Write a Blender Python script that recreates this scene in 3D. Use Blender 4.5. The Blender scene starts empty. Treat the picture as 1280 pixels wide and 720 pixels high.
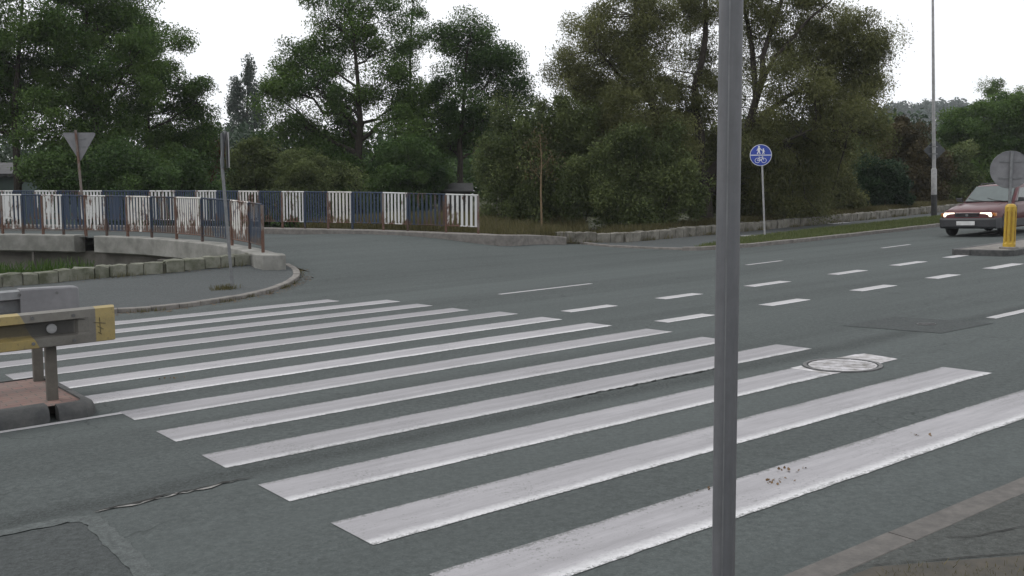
import bpy, bmesh, math, random
import numpy as np
from mathutils import Vector, Matrix

random.seed(7)
RNG = np.random.default_rng(11)
D = bpy.data
SC = bpy.context.scene
COL = SC.collection
R = math.radians
PI = math.pi

# ------------------------------------------------------------------ camera
F, CH, PITCH = 1240.0, 1.806, 0.0979
cam = D.cameras.new('camera')
cam.sensor_width = 36.0
cam.lens = F / 1280.0 * 36.0
cam.clip_start = 0.05
cam.clip_end = 3000.0
camo = D.objects.new('camera', cam)
camo.location = (0, 0, CH)
camo.rotation_euler = (PI / 2 - PITCH, 0, 0)
COL.objects.link(camo)
SC.camera = camo

# ------------------------------------------------------------------ layout of the place
# the road rises gently; u runs along the main road, v across it, origin at a corner of the crossing
GX = 0.0356
OX, OY, TH = -0.7192, 4.9843, 0.6545
EX, EY = math.cos(TH), math.sin(TH)


def ss(t):
    t = np.clip(t, 0.0, 1.0)
    return t * t * (3 - 2 * t)


def uv_of(x, y):
    dx, dy = x - OX, y - OY
    return dx * EX + dy * EY, -dx * EY + dy * EX


def W(u, v):
    return OX + u * EX - v * EY, OY + u * EY + v * EX


def bend(u):
    return 0.0022 * np.maximum(0, u - 5) ** 2


def WB(u, v):
    return W(u, v + float(bend(u)))


def zg(x, y):
    """height of the paved ground"""
    x = np.asarray(x, float)
    y = np.asarray(y, float)
    u, v = uv_of(x, y)
    base = GX * np.clip(x, -6.0, 70.0)
    uf = np.maximum(ss((u - 2) / 5), ss((v - 20) / 3))
    b = 0.72 * ss((v - 13.5) / 9) * ss((4 - x) / 7) * uf
    return base + b


def ZG(x, y):
    return float(zg(x, y))


def at(px, py, depth):
    """a point seen at (px,py) of the 1280 wide photograph, at a real distance ahead"""
    a, b = (px - 640) / F, (360 - py) / F
    c, s = math.cos(PITCH), math.sin(PITCH)
    d = (a, c + b * s, -s + b * c)
    t = depth / d[1]
    return Vector((d[0] * t, depth, CH + d[2] * t))


def G(px, py, dz=0.0):
    """the point of the ground in that direction"""
    d = at(px, py, 1.0) - Vector((0, 0, CH))
    lo, t = 0.5, 0.5
    while t < 120:
        p = Vector((0, 0, CH)) + d * t
        if p.z < ZG(p.x, p.y) + dz:
            break
        lo, t = t, t + 0.25
    hi = t
    for _ in range(30):
        m = (lo + hi) / 2
        p = Vector((0, 0, CH)) + d * m
        if p.z < ZG(p.x, p.y) + dz:
            hi = m
        else:
            lo = m
    return Vector((0, 0, CH)) + d * hi


# ------------------------------------------------------------------ materials
def new_mat(name):
    m = D.materials.new(name)
    m.use_nodes = True
    nt = m.node_tree
    b = nt.nodes['Principled BSDF']
    return m, nt, b


class NB:
    """small node builder"""
    def __init__(s, nt):
        s.nt = nt

    def n(s, typ, **kw):
        nd = s.nt.nodes.new(typ)
        for k, v in kw.items():
            if k.startswith('i_'):
                key = k[2:]
                key = int(key) if key.isdigit() else key.replace('_', ' ')
                nd.inputs[key].default_value = v
            else:
                setattr(nd, k, v)
        return nd

    def l(s, a, b):
        s.nt.links.new(a, b)

    def coord(s, kind='Object'):
        return s.n('ShaderNodeTexCoord').outputs[kind]

    def noise(s, vec, scale, detail=4, rough=0.6):
        nd = s.n('ShaderNodeTexNoise')
        nd.inputs['Scale'].default_value = scale
        nd.inputs['Detail'].default_value = detail
        nd.inputs['Roughness'].default_value = rough
        if vec is not None:
            s.l(vec, nd.inputs['Vector'])
        return nd.outputs['Fac']

    def ramp(s, fac, stops):
        nd = s.n('ShaderNodeValToRGB')
        e = nd.color_ramp.elements
        while len(e) < len(stops):
            e.new(0.5)
        for i, (p, c) in enumerate(stops):
            e[i].position = p
            e[i].color = (c, c, c, 1) if isinstance(c, (int, float)) else (*c, 1)
        s.l(fac, nd.inputs[0])
        return nd.outputs[0]

    def mix(s, fac, a, b, blend='MIX'):
        nd = s.n('ShaderNodeMix', data_type='RGBA', blend_type=blend)
        for sock, v in ((nd.inputs[0], fac), (nd.inputs[6], a), (nd.inputs[7], b)):
            if isinstance(v, (int, float)):
                sock.default_value = v
            elif isinstance(v, tuple):
                sock.default_value = (*v, 1)
            else:
                s.l(v, sock)
        return nd.outputs[2]

    def math(s, op, a, b=0.0, c=0.0):
        nd = s.n('ShaderNodeMath', operation=op)
        for i, v in enumerate((a, b, c)):
            if isinstance(v, (int, float)):
                nd.inputs[i].default_value = v
            else:
                s.l(v, nd.inputs[i])
        return nd.outputs[0]

    def mapping(s, vec, scale=(1, 1, 1), rot=(0, 0, 0), loc=(0, 0, 0)):
        nd = s.n('ShaderNodeMapping')
        nd.inputs['Scale'].default_value = scale
        nd.inputs['Rotation'].default_value = rot
        nd.inputs['Location'].default_value = loc
        s.l(vec, nd.inputs['Vector'])
        return nd.outputs[0]

    def bump(s, h, strength, dist, b):
        nd = s.n('ShaderNodeBump')
        nd.inputs['Strength'].default_value = strength
        nd.inputs['Distance'].default_value = dist
        s.l(h, nd.inputs['Height'])
        s.l(nd.outputs[0], b.inputs['Normal'])

    def sep(s, vec):
        nd = s.n('ShaderNodeSeparateXYZ')
        s.l(vec, nd.inputs[0])
        return nd.outputs


def mat_basic(name, c1, c2=None, scale=6.0, rough=0.7, metal=0.0, detail=5, bump=0.0, lo=0.35, hi=0.65, spec=0.4):
    m, nt, b = new_mat(name)
    k = NB(nt)
    c2 = c2 or tuple(x * 0.75 for x in c1)
    f = k.noise(k.coord(), scale, detail, 0.65)
    col = k.mix(k.ramp(f, [(lo, 0.0), (hi, 1.0)]), c1, c2)
    k.l(col, b.inputs['Base Color'])
    b.inputs['Roughness'].default_value = rough
    b.inputs['Metallic'].default_value = metal
    b.inputs['Specular IOR Level'].default_value = spec
    if bump:
        k.bump(k.noise(k.coord(), scale * 6, 4, 0.7), bump, 0.01, b)
    return m


def mat_asphalt(name, base, tracks=True, var=0.36, speck=0.35, scale=1.0):
    speck = min(0.6, speck * 1.4)
    m, nt, b = new_mat(name)
    k = NB(nt)
    pos = k.n('ShaderNodeNewGeometry').outputs['Position']
    big = k.noise(pos, 0.35 * scale, 5, 0.6)
    mid = k.noise(pos, 3.0 * scale, 6, 0.7)
    fine = k.noise(pos, 75.0, 3, 0.75)
    grit = k.n('ShaderNodeTexVoronoi', i_Scale=190.0)
    k.l(pos, grit.inputs['Vector'])
    lo = tuple(x * (1 - var) for x in base)
    hi = tuple(x * (1 + var) for x in base)
    c = k.mix(k.ramp(big, [(0.3, 0.0), (0.7, 1.0)]), lo, hi)
    c = k.mix(k.math('MULTIPLY', k.ramp(mid, [(0.35, 0.0), (0.75, 1.0)]), 0.5), c, tuple(x * 1.18 for x in base))
    c = k.mix(speck, c, k.mix(k.ramp(fine, [(0.3, 0.0), (0.72, 1.0)]), tuple(x * 0.35 for x in base), tuple(x * 1.9 for x in base)))
    agg = k.noise(pos, 24.0, 4, 0.8)
    c = k.mix(0.62, c, k.mix(k.ramp(agg, [(0.36, 0.0), (0.66, 1.0)]), tuple(x * 0.55 for x in base), tuple(x * 1.5 for x in base)))
    stone = k.ramp(grit.outputs['Color'], [(0.80, 0.0), (0.9, 1.0)])
    c = k.mix(k.math('MULTIPLY', stone, 0.35), c, tuple(min(1, x * 2.6) for x in base))
    if tracks:
        uv = k.coord('UV')
        o = k.sep(uv)
        # long streaks that follow the traffic
        st = k.noise(k.mapping(uv, scale=(0.10, 2.2, 1)), 1.0, 4, 0.6)
        c = k.mix(k.math('MULTIPLY', k.ramp(st, [(0.40, 0.0), (0.72, 1.0)]), 0.42), c, tuple(x * 0.6 for x in base))
        trk = k.noise(k.mapping(uv, scale=(0.03, 0.55, 1), loc=(3, 7, 0)), 1.0, 3, 0.5)
        c = k.mix(k.math('MULTIPLY', k.ramp(trk, [(0.42, 0.0), (0.62, 1.0)]), 0.30), c, tuple(x * 1.5 for x in base))
        # ravelled joint between two paving lanes
        w = k.math('MULTIPLY', k.math('SUBTRACT', k.noise(k.mapping(uv, scale=(1.2, 0.3, 1)), 1.0, 3, 0.6), 0.5), 0.3)
        dv = k.math('ABSOLUTE', k.math('SUBTRACT', k.math('ADD', o[1], w), 1.83))
        band = k.math('MULTIPLY', k.ramp(dv, [(0.04, 1.0), (0.24, 0.0)]), k.ramp(k.noise(pos, 55.0, 3, 0.8), [(0.34, 0.0), (0.62, 1.0)]))
        c = k.mix(k.math('MULTIPLY', band, 0.75), c, tuple(x * 0.3 for x in base))
        # hairline cracking in a few worn areas
        wv = k.n('ShaderNodeVectorMath', operation='ADD')
        k.l(pos, wv.inputs[0])
        wn = k.n('ShaderNodeTexNoise', i_Scale=2.5)
        k.l(pos, wn.inputs['Vector'])
        ws_ = k.n('ShaderNodeVectorMath', operation='SCALE')
        ws_.inputs['Scale'].default_value = 0.5
        k.l(wn.outputs['Color'], ws_.inputs[0])
        k.l(ws_.outputs[0], wv.inputs[1])
        vc = k.n('ShaderNodeTexVoronoi', feature='DISTANCE_TO_EDGE', i_Scale=0.75)
        k.l(wv.outputs[0], vc.inputs['Vector'])
        hair = k.math('MULTIPLY', k.ramp(vc.outputs['Distance'], [(0.003, 1.0), (0.008, 0.0)]), k.ramp(k.noise(pos, 0.45, 3, 0.5), [(0.52, 0.0), (0.6, 1.0)]))
        c = k.mix(k.math('MULTIPLY', hair, 0.4), c, tuple(x * 0.25 for x in base))
        # oil and rubber spots
        sp = k.noise(k.mapping(uv, scale=(0.9, 2.5, 1)), 1.3, 5, 0.7)
        c = k.mix(k.math('MULTIPLY', k.ramp(sp, [(0.66, 0.0), (0.75, 1.0)]), 0.45), c, tuple(x * 0.35 for x in base))
    k.l(c, b.inputs['Base Color'])
    b.inputs['Roughness'].default_value = 0.92
    b.inputs['Specular IOR Level'].default_value = 0.22
    k.bump(k.noise(pos, 110.0, 3, 0.8), 0.5, 0.008, b)
    return m


def mat_paint(name, base=(0.375, 0.367, 0.383), worn=0.5):
    """worn thermoplastic road paint; UV.x metres along, UV.y 0..1 across, attribute wear per marking"""
    m, nt, b = new_mat(name)
    k = NB(nt)
    pos = k.n('ShaderNodeNewGeometry').outputs['Position']
    uv = k.coord('UV')
    o = k.sep(uv)
    at_ = k.n('ShaderNodeAttribute', attribute_name='wear')
    wear = at_.outputs['Fac']
    fine = k.noise(pos, 90.0, 3, 0.8)
    mid = k.noise(pos, 9.0, 5, 0.7)
    streak = k.noise(k.mapping(uv, scale=(0.8, 4.5, 1)), 1.0, 6, 0.7)
    grey = k.mix(k.ramp(streak, [(0.32, 0.0), (0.7, 1.0)]), base, tuple(x * 0.66 for x in base))
    grey = k.mix(k.math('MULTIPLY', k.ramp(mid, [(0.3, 0.0), (0.8, 1.0)]), 0.35), grey, tuple(x * 0.6 for x in base))
    # thick bright bead along the near edge where tyres do not polish it
    ed = k.math('ADD', o[1], k.math('MULTIPLY', k.math('SUBTRACT', k.noise(pos, 30.0, 4, 0.8), 0.5), 0.25))
    bead = k.ramp(ed, [(0.05, 1.0), (0.24, 0.0)])
    c = k.mix(k.math('MULTIPLY', bead, 0.75), grey, (0.68, 0.68, 0.69))
    c = k.mix(k.math('MULTIPLY', wear, 0.75), c, tuple(x * 0.45 for x in base))
    # worn through to the asphalt, mostly near the edges
    edge2 = k.math('MINIMUM', o[1], k.math('SUBTRACT', 1.0, o[1]))
    coarse = k.noise(pos, 34.0, 4, 0.8)
    patch = k.noise(pos, 1.6, 4, 0.6)
    lim = k.math('ADD', k.math('ADD', k.math('MULTIPLY', fine, 0.45), k.math('MULTIPLY', coarse, 0.55)), k.math('MULTIPLY', k.math('SUBTRACT', patch, 0.5), 0.32))
    lim = k.math('ADD', lim, k.math('MULTIPLY', k.ramp(edge2, [(0.0, 1.0), (0.11, 0.0)]), 0.15))
    hole = k.ramp(lim, [(0.585, 0.0), (0.635, 1.0)])
    c = k.mix(k.math('MULTIPLY', hole, worn * 1.5), c, (0.10, 0.105, 0.10))
    k.l(c, b.inputs['Base Color'])
    b.inputs['Roughness'].default_value = 0.75
    b.inputs['Specular IOR Level'].default_value = 0.25
    k.bump(k.noise(pos, 120.0, 3, 0.8), 0.35, 0.006, b)
    return m


def mat_leaf(name, dark, light, trans=0.3):
    m, nt, b = new_mat(name)
    k = NB(nt)
    a = k.n('ShaderNodeAttribute', attribute_name='tint')
    c = k.mix(a.outputs['Fac'], dark, light)
    k.l(c, b.inputs['Base Color'])
    b.inputs['Roughness'].default_value = 0.7
    b.inputs['Specular IOR Level'].default_value = 0.2
    t = k.n('ShaderNodeBsdfTranslucent')
    k.l(c, t.inputs['Color'])
    mx = k.n('ShaderNodeMixShader')
    mx.inputs[0].default_value = trans
    k.l(b.outputs[0], mx.inputs[1])
    k.l(t.outputs[0], mx.inputs[2])
    k.l(mx.outputs[0], nt.nodes['Material Output'].inputs['Surface'])
    return m


def mat_rusty(name, base, rust=(0.105, 0.052, 0.034), amount=0.5, scale=5.0, low=0.45):
    """painted steel rusting from below (object z 0 is the foot)"""
    m, nt, b = new_mat(name)
    k = NB(nt)
    co = k.coord()
    pos = k.n('ShaderNodeNewGeometry').outputs['Position']
    o = k.sep(co)
    n1 = k.noise(k.mapping(pos, scale=(1, 1, 0.35)), scale, 6, 0.75)
    n2 = k.noise(pos, 0.9, 3, 0.5)
    foot = k.ramp(o[2], [(0.12, 1.0), (low, 0.0)])
    f = k.math('ADD', n1, k.math('MULTIPLY', foot, 0.17))
    f = k.math('ADD', f, k.math('MULTIPLY', k.math('SUBTRACT', n2, 0.5), 0.5))
    mask = k.ramp(f, [(0.66 - 0.18 * amount, 0.0), (0.74 - 0.18 * amount, 1.0)])
    rc = k.mix(k.noise(pos, 22.0, 4, 0.7), tuple(x * 0.45 for x in rust), tuple(x * 1.5 for x in rust))
    k.l(k.mix(mask, base, rc), b.inputs['Base Color'])
    b.inputs['Roughness'].default_value = 0.7
    return m


def mat_brick():
    m, nt, b = new_mat('red pavers')
    k = NB(nt)
    br = k.n('ShaderNodeTexBrick', i_Scale=1.0)
    br.inputs['Brick Width'].default_value = 0.2
    br.inputs['Row Height'].default_value = 0.1
    br.inputs['Mortar Size'].default_value = 0.006
    br.inputs['Color1'].default_value = (0.20, 0.105, 0.085, 1)
    br.inputs['Color2'].default_value = (0.145, 0.085, 0.075, 1)
    br.inputs['Mortar'].default_value = (0.06, 0.055, 0.05, 1)
    k.l(k.coord('UV'), br.inputs['Vector'])
    n = k.noise(k.coord(), 5.0, 5, 0.7)
    k.l(k.mix(k.ramp(n, [(0.35, 0.0), (0.7, 0.75)]), br.outputs['Color'], (0.13, 0.115, 0.1)), b.inputs['Base Color'])
    b.inputs['Roughness'].default_value = 0.9
    k.bump(br.outputs['Fac'], -0.5, 0.01, b)
    return m


def mat_rail_paint():
    m, nt, b = new_mat('striped barrier paint')
    k = NB(nt)
    uv = k.coord('UV')
    o = k.sep(uv)
    sl = k.math('MULTIPLY', k.ramp(o[0], [(0.30, 0.0), (0.31, 1.0)]), -0.5)
    d = k.math('ADD', o[0], k.math('MULTIPLY', o[1], sl))
    per = k.math('MODULO', k.math('ADD', d, 0.36), 1.08)
    s1 = k.ramp(k.math('DIVIDE', per, 1.08), [(0.50, 1.0), (0.505, 0.0)])
    n = k.noise(k.coord(), 7.0, 6, 0.7)
    n2 = k.noise(k.coord(), 40.0, 4, 0.7)
    grey = k.mix(k.ramp(n, [(0.3, 0.0), (0.7, 1.0)]), (0.10, 0.094, 0.083), (0.155, 0.147, 0.13))
    yel = k.mix(k.ramp(n, [(0.35, 0.0), (0.8, 1.0)]), (0.30, 0.23, 0.085), (0.19, 0.155, 0.075))
    c = k.mix(s1, grey, yel)
    c = k.mix(k.math('MULTIPLY', k.ramp(n2, [(0.58, 0.0), (0.7, 1.0)]), 0.5), c, (0.06, 0.055, 0.05))
    # darker along the groove, starting behind the flat tip
    gr = k.math('MULTIPLY', k.ramp(k.math('ABSOLUTE', o[1]), [(0.045, 1.0), (0.068, 0.0)]), k.ramp(o[0], [(0.33, 0.0), (0.36, 1.0)]))
    c = k.mix(k.math('MULTIPLY', gr, 0.8), c, (0.025, 0.024, 0.022))
    k.l(c, b.inputs['Base Color'])
    b.inputs['Roughness'].default_value = 0.6
    return m


def mat_emit(name, col, st):
    m, nt, b = new_mat(name)
    b.inputs['Base Color'].default_value = (0.8, 0.8, 0.8, 1)
    b.inputs['Emission Color'].default_value = (*col, 1)
    b.inputs['Emission Strength'].default_value = st
    return m


M = {}
M['asphalt'] = mat_asphalt('asphalt', (0.064, 0.073, 0.072))
M['asphalt_new'] = mat_asphalt('asphalt patch', (0.051, 0.057, 0.057), tracks=False)
M['asphalt_seal'] = mat_asphalt('asphalt seal', (0.078, 0.087, 0.086), tracks=False, speck=0.2)
M['asphalt_path'] = mat_asphalt('path asphalt', (0.064, 0.070, 0.071), tracks=False, scale=1.6)
M['asphalt_near'] = mat_asphalt('near path asphalt', (0.058, 0.062, 0.059), tracks=False, scale=2.5)
M['crack'] = mat_basic('crack', (0.012, 0.012, 0.012), (0.03, 0.03, 0.028), 30, 1.0)
M['chips'] = mat_basic('pale grit', (0.26, 0.25, 0.24), (0.12, 0.12, 0.11), 40, 0.9)
M['paint'] = mat_paint('road paint')
M['paint_thin'] = mat_paint('thin road paint', (0.5, 0.49, 0.5), 0.4)
M['kerb'] = mat_basic('kerb concrete', (0.21, 0.195, 0.18), (0.13, 0.122, 0.112), 7, 0.9, bump=0.3)
M['kerb_near'] = mat_basic('near kerb concrete', (0.125, 0.116, 0.108), (0.08, 0.076, 0.072), 9, 0.9, bump=0.4)
M['kerb_black'] = mat_basic('black kerb stone', (0.035, 0.037, 0.038), (0.07, 0.07, 0.068), 8, 0.7, bump=0.4)
M['concrete'] = mat_basic('bridge concrete', (0.28, 0.275, 0.255), (0.15, 0.15, 0.135), 1.8, 0.9, bump=0.2)
M['concrete_dark'] = mat_basic('dark concrete', (0.16, 0.15, 0.135), (0.085, 0.08, 0.07), 1.5, 0.9)  # darker concrete for the girder, deck slab and abutment
M['stone'] = mat_basic('stone block', (0.215, 0.205, 0.178), (0.085, 0.08, 0.066), 3.0, 0.95, bump=0.6, detail=8)
M['stone_moss'] = mat_basic('mossy stone block', (0.20, 0.20, 0.165), (0.075, 0.08, 0.052), 3.0, 0.95, bump=0.6, detail=8)
M['mortar'] = mat_basic('mortar', (0.05, 0.048, 0.04), (0.085, 0.085, 0.06), 6, 1.0)
M['galv'] = mat_basic('galvanised steel', (0.20, 0.205, 0.21), (0.135, 0.14, 0.145), 10, 0.5, 0.25, detail=8)
M['galv_light'] = mat_basic('pale galvanised steel', (0.36, 0.36, 0.36), (0.24, 0.24, 0.245), 6, 0.55, 0.1)
M['sign_back'] = mat_basic('sign back aluminium', (0.20, 0.20, 0.208), (0.15, 0.15, 0.158), 5, 0.6, 0.1)
M['sign_back_dark'] = mat_basic('dark sign back', (0.045, 0.05, 0.055), (0.07, 0.075, 0.08), 5, 0.6)
M['post_rust'] = mat_rusty('rusty post', (0.15, 0.125, 0.11), amount=0.9, scale=7, low=2.0)
M['white_bar'] = mat_rusty('white railing paint', (0.58, 0.58, 0.57), amount=0.6, scale=4.5)
M['white_rust'] = mat_rusty('rusted white railing paint', (0.58, 0.56, 0.53), amount=0.8, scale=4.5)
M['blue_bar'] = mat_rusty('blue railing paint', (0.026, 0.043, 0.078), (0.07, 0.04, 0.028), amount=0.35, scale=4.5)
M['dark_bar'] = mat_rusty('dark railing paint', (0.02, 0.034, 0.06), (0.06, 0.035, 0.025), amount=0.7, scale=4.5)
M['rail_paint'] = mat_rail_paint()
M['brick'] = mat_brick()
M['iron'] = mat_basic('cast iron', (0.15, 0.15, 0.15), (0.08, 0.08, 0.08), 14, 0.6, 0.3)
M['black'] = mat_basic('black paint', (0.018, 0.018, 0.02), (0.03, 0.03, 0.03), 9, 0.6)
M['bark'] = mat_basic('bark', (0.045, 0.037, 0.028), (0.022, 0.018, 0.014), 8, 0.95, bump=0.6)
M['bark_pale'] = mat_basic('pale bark', (0.22, 0.16, 0.09), (0.12, 0.085, 0.05), 6, 0.9)
M['soil'] = mat_basic('soil and leaf litter', (0.045, 0.042, 0.022), (0.03, 0.04, 0.016), 1.4, 1.0, detail=9, bump=0.5)
M['verge'] = mat_basic('verge soil', (0.05, 0.065, 0.025), (0.075, 0.06, 0.035), 3.0, 1.0, detail=8)
M['dirt'] = mat_basic('dry dirt', (0.075, 0.066, 0.054), (0.05, 0.048, 0.042), 9.0, 1.0, detail=8)
M['sign_blue'] = mat_basic('blue sign', (0.02, 0.055, 0.36), (0.018, 0.05, 0.30), 3, 0.35)
M['sign_white'] = mat_basic('white sign film', (0.72, 0.73, 0.75), (0.62, 0.63, 0.66), 6, 0.4)
M['yellow'] = mat_basic('yellow plastic', (0.48, 0.31, 0.03), (0.36, 0.235, 0.03), 6, 0.5)
M['yellow_dark'] = mat_basic('deep yellow', (0.34, 0.20, 0.02), (0.24, 0.14, 0.02), 9, 0.7)  # deeper yellow for the strips set in the bollard's grooves
M['wall_house'] = mat_basic('green render', (0.16, 0.21, 0.20), (0.13, 0.18, 0.165), 2, 0.9)
M['roof'] = mat_basic('grey roof', (0.09, 0.09, 0.095), (0.06, 0.06, 0.06), 4, 0.9)
M['shed'] = mat_basic('dark boards', (0.035, 0.035, 0.035), (0.06, 0.055, 0.05), 4, 0.9)
M['shed_roof'] = mat_basic('shed roof felt', (0.05, 0.05, 0.052), (0.035, 0.035, 0.035), 3, 0.8)
M['tyre'] = mat_basic('tyre rubber', (0.015, 0.015, 0.016), (0.022, 0.022, 0.022), 12, 0.85)
M['rim'] = mat_basic('steel rim', (0.22, 0.22, 0.23), (0.15, 0.15, 0.15), 8, 0.4, 0.6)
M['plastic'] = mat_basic('dark bumper plastic', (0.028, 0.03, 0.034), (0.04, 0.04, 0.043), 8, 0.6)
M['plate'] = mat_basic('number plate', (0.62, 0.62, 0.62), (0.5, 0.5, 0.5), 8, 0.5)
M['lamp'] = mat_emit('lit headlamp', (1.0, 0.82, 0.58), 1.7)
M['indicator'] = mat_basic('amber lens', (0.42, 0.14, 0.02), (0.35, 0.11, 0.02), 8, 0.3)
M['graffiti'] = mat_basic('marker ink', (0.10, 0.085, 0.05), None, 8, 0.7)
for nm, dk, lt, tr in (('leaf_green', (0.036, 0.074, 0.018), (0.120, 0.190, 0.046), 0.3),
                       ('leaf_deep', (0.030, 0.064, 0.018), (0.095, 0.155, 0.044), 0.28),
                       ('leaf_bush', (0.050, 0.072, 0.024), (0.150, 0.182, 0.066), 0.3),
                       ('leaf_olive', (0.062, 0.071, 0.024), (0.180, 0.188, 0.074), 0.35),
                       ('leaf_dark', (0.010, 0.028, 0.012), (0.032, 0.062, 0.024), 0.2),
                       ('leaf_conifer', (0.03, 0.048, 0.034), (0.06, 0.085, 0.06), 0.15),
                       ('leaf_rust', (0.06, 0.028, 0.012), (0.12, 0.055, 0.02), 0.3),
                       ('leaf_brown', (0.04, 0.034, 0.016), (0.10, 0.08, 0.038), 0.3),
                       ('leaf_far', (0.022, 0.042, 0.024), (0.055, 0.085, 0.045), 0.2),
                       ('grass', (0.055, 0.08, 0.026), (0.16, 0.18, 0.07), 0.3),
                       ('grass_bank', (0.025, 0.06, 0.012), (0.085, 0.135, 0.03), 0.3),
                       ('leaf_hill', (0.018, 0.04, 0.03), (0.04, 0.07, 0.05), 0.1),
                       ('grass_dry', (0.06, 0.06, 0.024), (0.15, 0.13, 0.06), 0.3),
                       ('litter', (0.06, 0.035, 0.018), (0.16, 0.10, 0.05), 0.1)):
    M[nm] = mat_leaf(nm, dk, lt, tr)


def car_paint():
    m, nt, b = new_mat('dark red car paint')
    k = NB(nt)
    n = k.noise(k.coord(), 3.0, 4, 0.6)
    k.l(k.mix(n, (0.070, 0.0015, 0.004), (0.05, 0.0015, 0.004)), b.inputs['Base Color'])
    b.inputs['Roughness'].default_value = 0.35
    b.inputs['Specular IOR Level'].default_value = 0.2
    b.inputs['Coat Weight'].default_value = 0.3
    b.inputs['Coat Roughness'].default_value = 0.06
    return m


def car_glass():
    m, nt, b = new_mat('car glass')
    k = NB(nt)
    n = k.noise(k.coord(), 4.0, 3, 0.5)
    k.l(k.mix(n, (0.03, 0.045, 0.044), (0.065, 0.088, 0.085)), b.inputs['Base Color'])
    b.inputs['Roughness'].default_value = 0.08
    b.inputs['Specular IOR Level'].default_value = 0.9
    return m


M['car_red'] = car_paint()
M['glass'] = car_glass()


# ------------------------------------------------------------------ mesh helpers
def link(o, parent=None):
    COL.objects.link(o)
    if parent is not None:
        o.parent = parent
    return o


def tag(o, label=None, cat=None, group=None, kind=None):
    if label:
        o['label'] = label
    if cat:
        o['category'] = cat
    if group:
        o['group'] = group
    if kind:
        o['kind'] = kind
    return o


def thing(name, label, cat, loc=(0, 0, 0), rotz=0.0, group=None):
    o = D.objects.new(name, None)
    o.empty_display_size = 0.2
    o.location = loc
    o.rotation_euler = (0, 0, rotz)
    link(o)
    return tag(o, label, cat, group)


class MB:
    def __init__(s):
        s.v, s.f, s.uv = [], [], None

    def add(s, vs, fs):
        k = len(s.v)
        s.v += [tuple(p) for p in vs]
        s.f += [tuple(i + k for i in f) for f in fs]
        return s

    def box(s, c, size, rot=None, taper=1.0):
        hx, hy, hz = size[0] / 2, size[1] / 2, size[2] / 2
        vs = []
        for z in (-1, 1):
            t = taper if z > 0 else 1.0
            for x, y in ((-1, -1), (1, -1), (1, 1), (-1, 1)):
                p = Vector((x * hx * t, y * hy * t, z * hz))
                if rot is not None:
                    p = rot @ p
                vs.append(p + Vector(c))
        return s.add(vs, [(3, 2, 1, 0), (4, 5, 6, 7), (0, 1, 5, 4), (1, 2, 6, 5), (2, 3, 7, 6), (3, 0, 4, 7)])

    def tube(s, path, rad, n=8, cap=True):
        path = [Vector(p) for p in path]
        if isinstance(rad, (int, float)):
            rad = [rad] * len(path)
        vs, fs = [], []
        for i, p in enumerate(path):
            t = path[min(i + 1, len(path) - 1)] - path[max(i - 1, 0)]
            if t.length < 1e-9:
                t = Vector((0, 0, 1))
            t.normalize()
            a = Vector((1, 0, 0)) if abs(t.x) < 0.8 else Vector((0, 1, 0))
            b = t.cross(a).normalized()
            a = b.cross(t)
            for j in range(n):
                w = 2 * PI * j / n
                vs.append(p + (a * math.cos(w) + b * math.sin(w)) * rad[i])
        for i in range(len(path) - 1):
            for j in range(n):
                fs.append((i * n + j, i * n + (j + 1) % n, (i + 1) * n + (j + 1) % n, (i + 1) * n + j))
        if cap:
            fs.append(tuple(range(n - 1, -1, -1)))
            fs.append(tuple((len(path) - 1) * n + j for j in range(n)))
        return s.add(vs, fs)

    def prism(s, poly, fn, th):
        """poly 2-D points mapped by fn(a,b,t) with t 0..th"""
        n = len(poly)
        vs = [fn(a, b, 0) for a, b in poly] + [fn(a, b, th) for a, b in poly]
        fs = [tuple(range(n - 1, -1, -1)), tuple(range(n, 2 * n))]
        fs += [(i, (i + 1) % n, (i + 1) % n + n, i + n) for i in range(n)]
        return s.add(vs, fs)

    def loft(s, rings, closed=True, cap=True):
        n = len(rings[0])
        vs = [p for r in rings for p in r]
        fs = []
        m = n if closed else n - 1
        for i in range(len(rings) - 1):
            for j in range(m):
                fs.append((i * n + j, i * n + (j + 1) % n, (i + 1) * n + (j + 1) % n, (i + 1) * n + j))
        if cap:
            fs.append(tuple(range(n - 1, -1, -1)))
            fs.append(tuple((len(rings) - 1) * n + j for j in range(n)))
        return s.add(vs, fs)

    def build(s, name, mat, parent=None, smooth=False, bevel=0.0, loc=None, fix=True):
        me = D.meshes.new(name)
        me.from_pydata(s.v, [], s.f)
        if fix:
            bm = bmesh.new()
            bm.from_mesh(me)
            bmesh.ops.recalc_face_normals(bm, faces=bm.faces)
            bm.to_mesh(me)
            bm.free()
        me.materials.append(mat)
        if smooth:
            me.polygons.foreach_set('use_smooth', [True] * len(me.polygons))
        o = D.objects.new(name, me)
        if loc is not None:
            o.location = loc
        link(o, parent)
        if bevel:
            b = o.modifiers.new('bevel', 'BEVEL')
            b.width = bevel
            b.segments = 2
            b.limit_method = 'ANGLE'
            b.angle_limit = R(40)
        if smooth:
            w = o.modifiers.new('wn', 'EDGE_SPLIT')
            w.split_angle = R(42)
        return o


def inside(poly, x, y):
    x = np.asarray(x)
    y = np.asarray(y)
    r = np.zeros(x.shape, bool)
    n = len(poly)
    for i in range(n):
        x1, y1 = poly[i][0], poly[i][1]
        x2, y2 = poly[(i + 1) % n][0], poly[(i + 1) % n][1]
        if y1 == y2:
            continue
        c = ((y1 > y) != (y2 > y)) & (x < (x2 - x1) * (y - y1) / (y2 - y1) + x1)
        r ^= c
    return r


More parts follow.
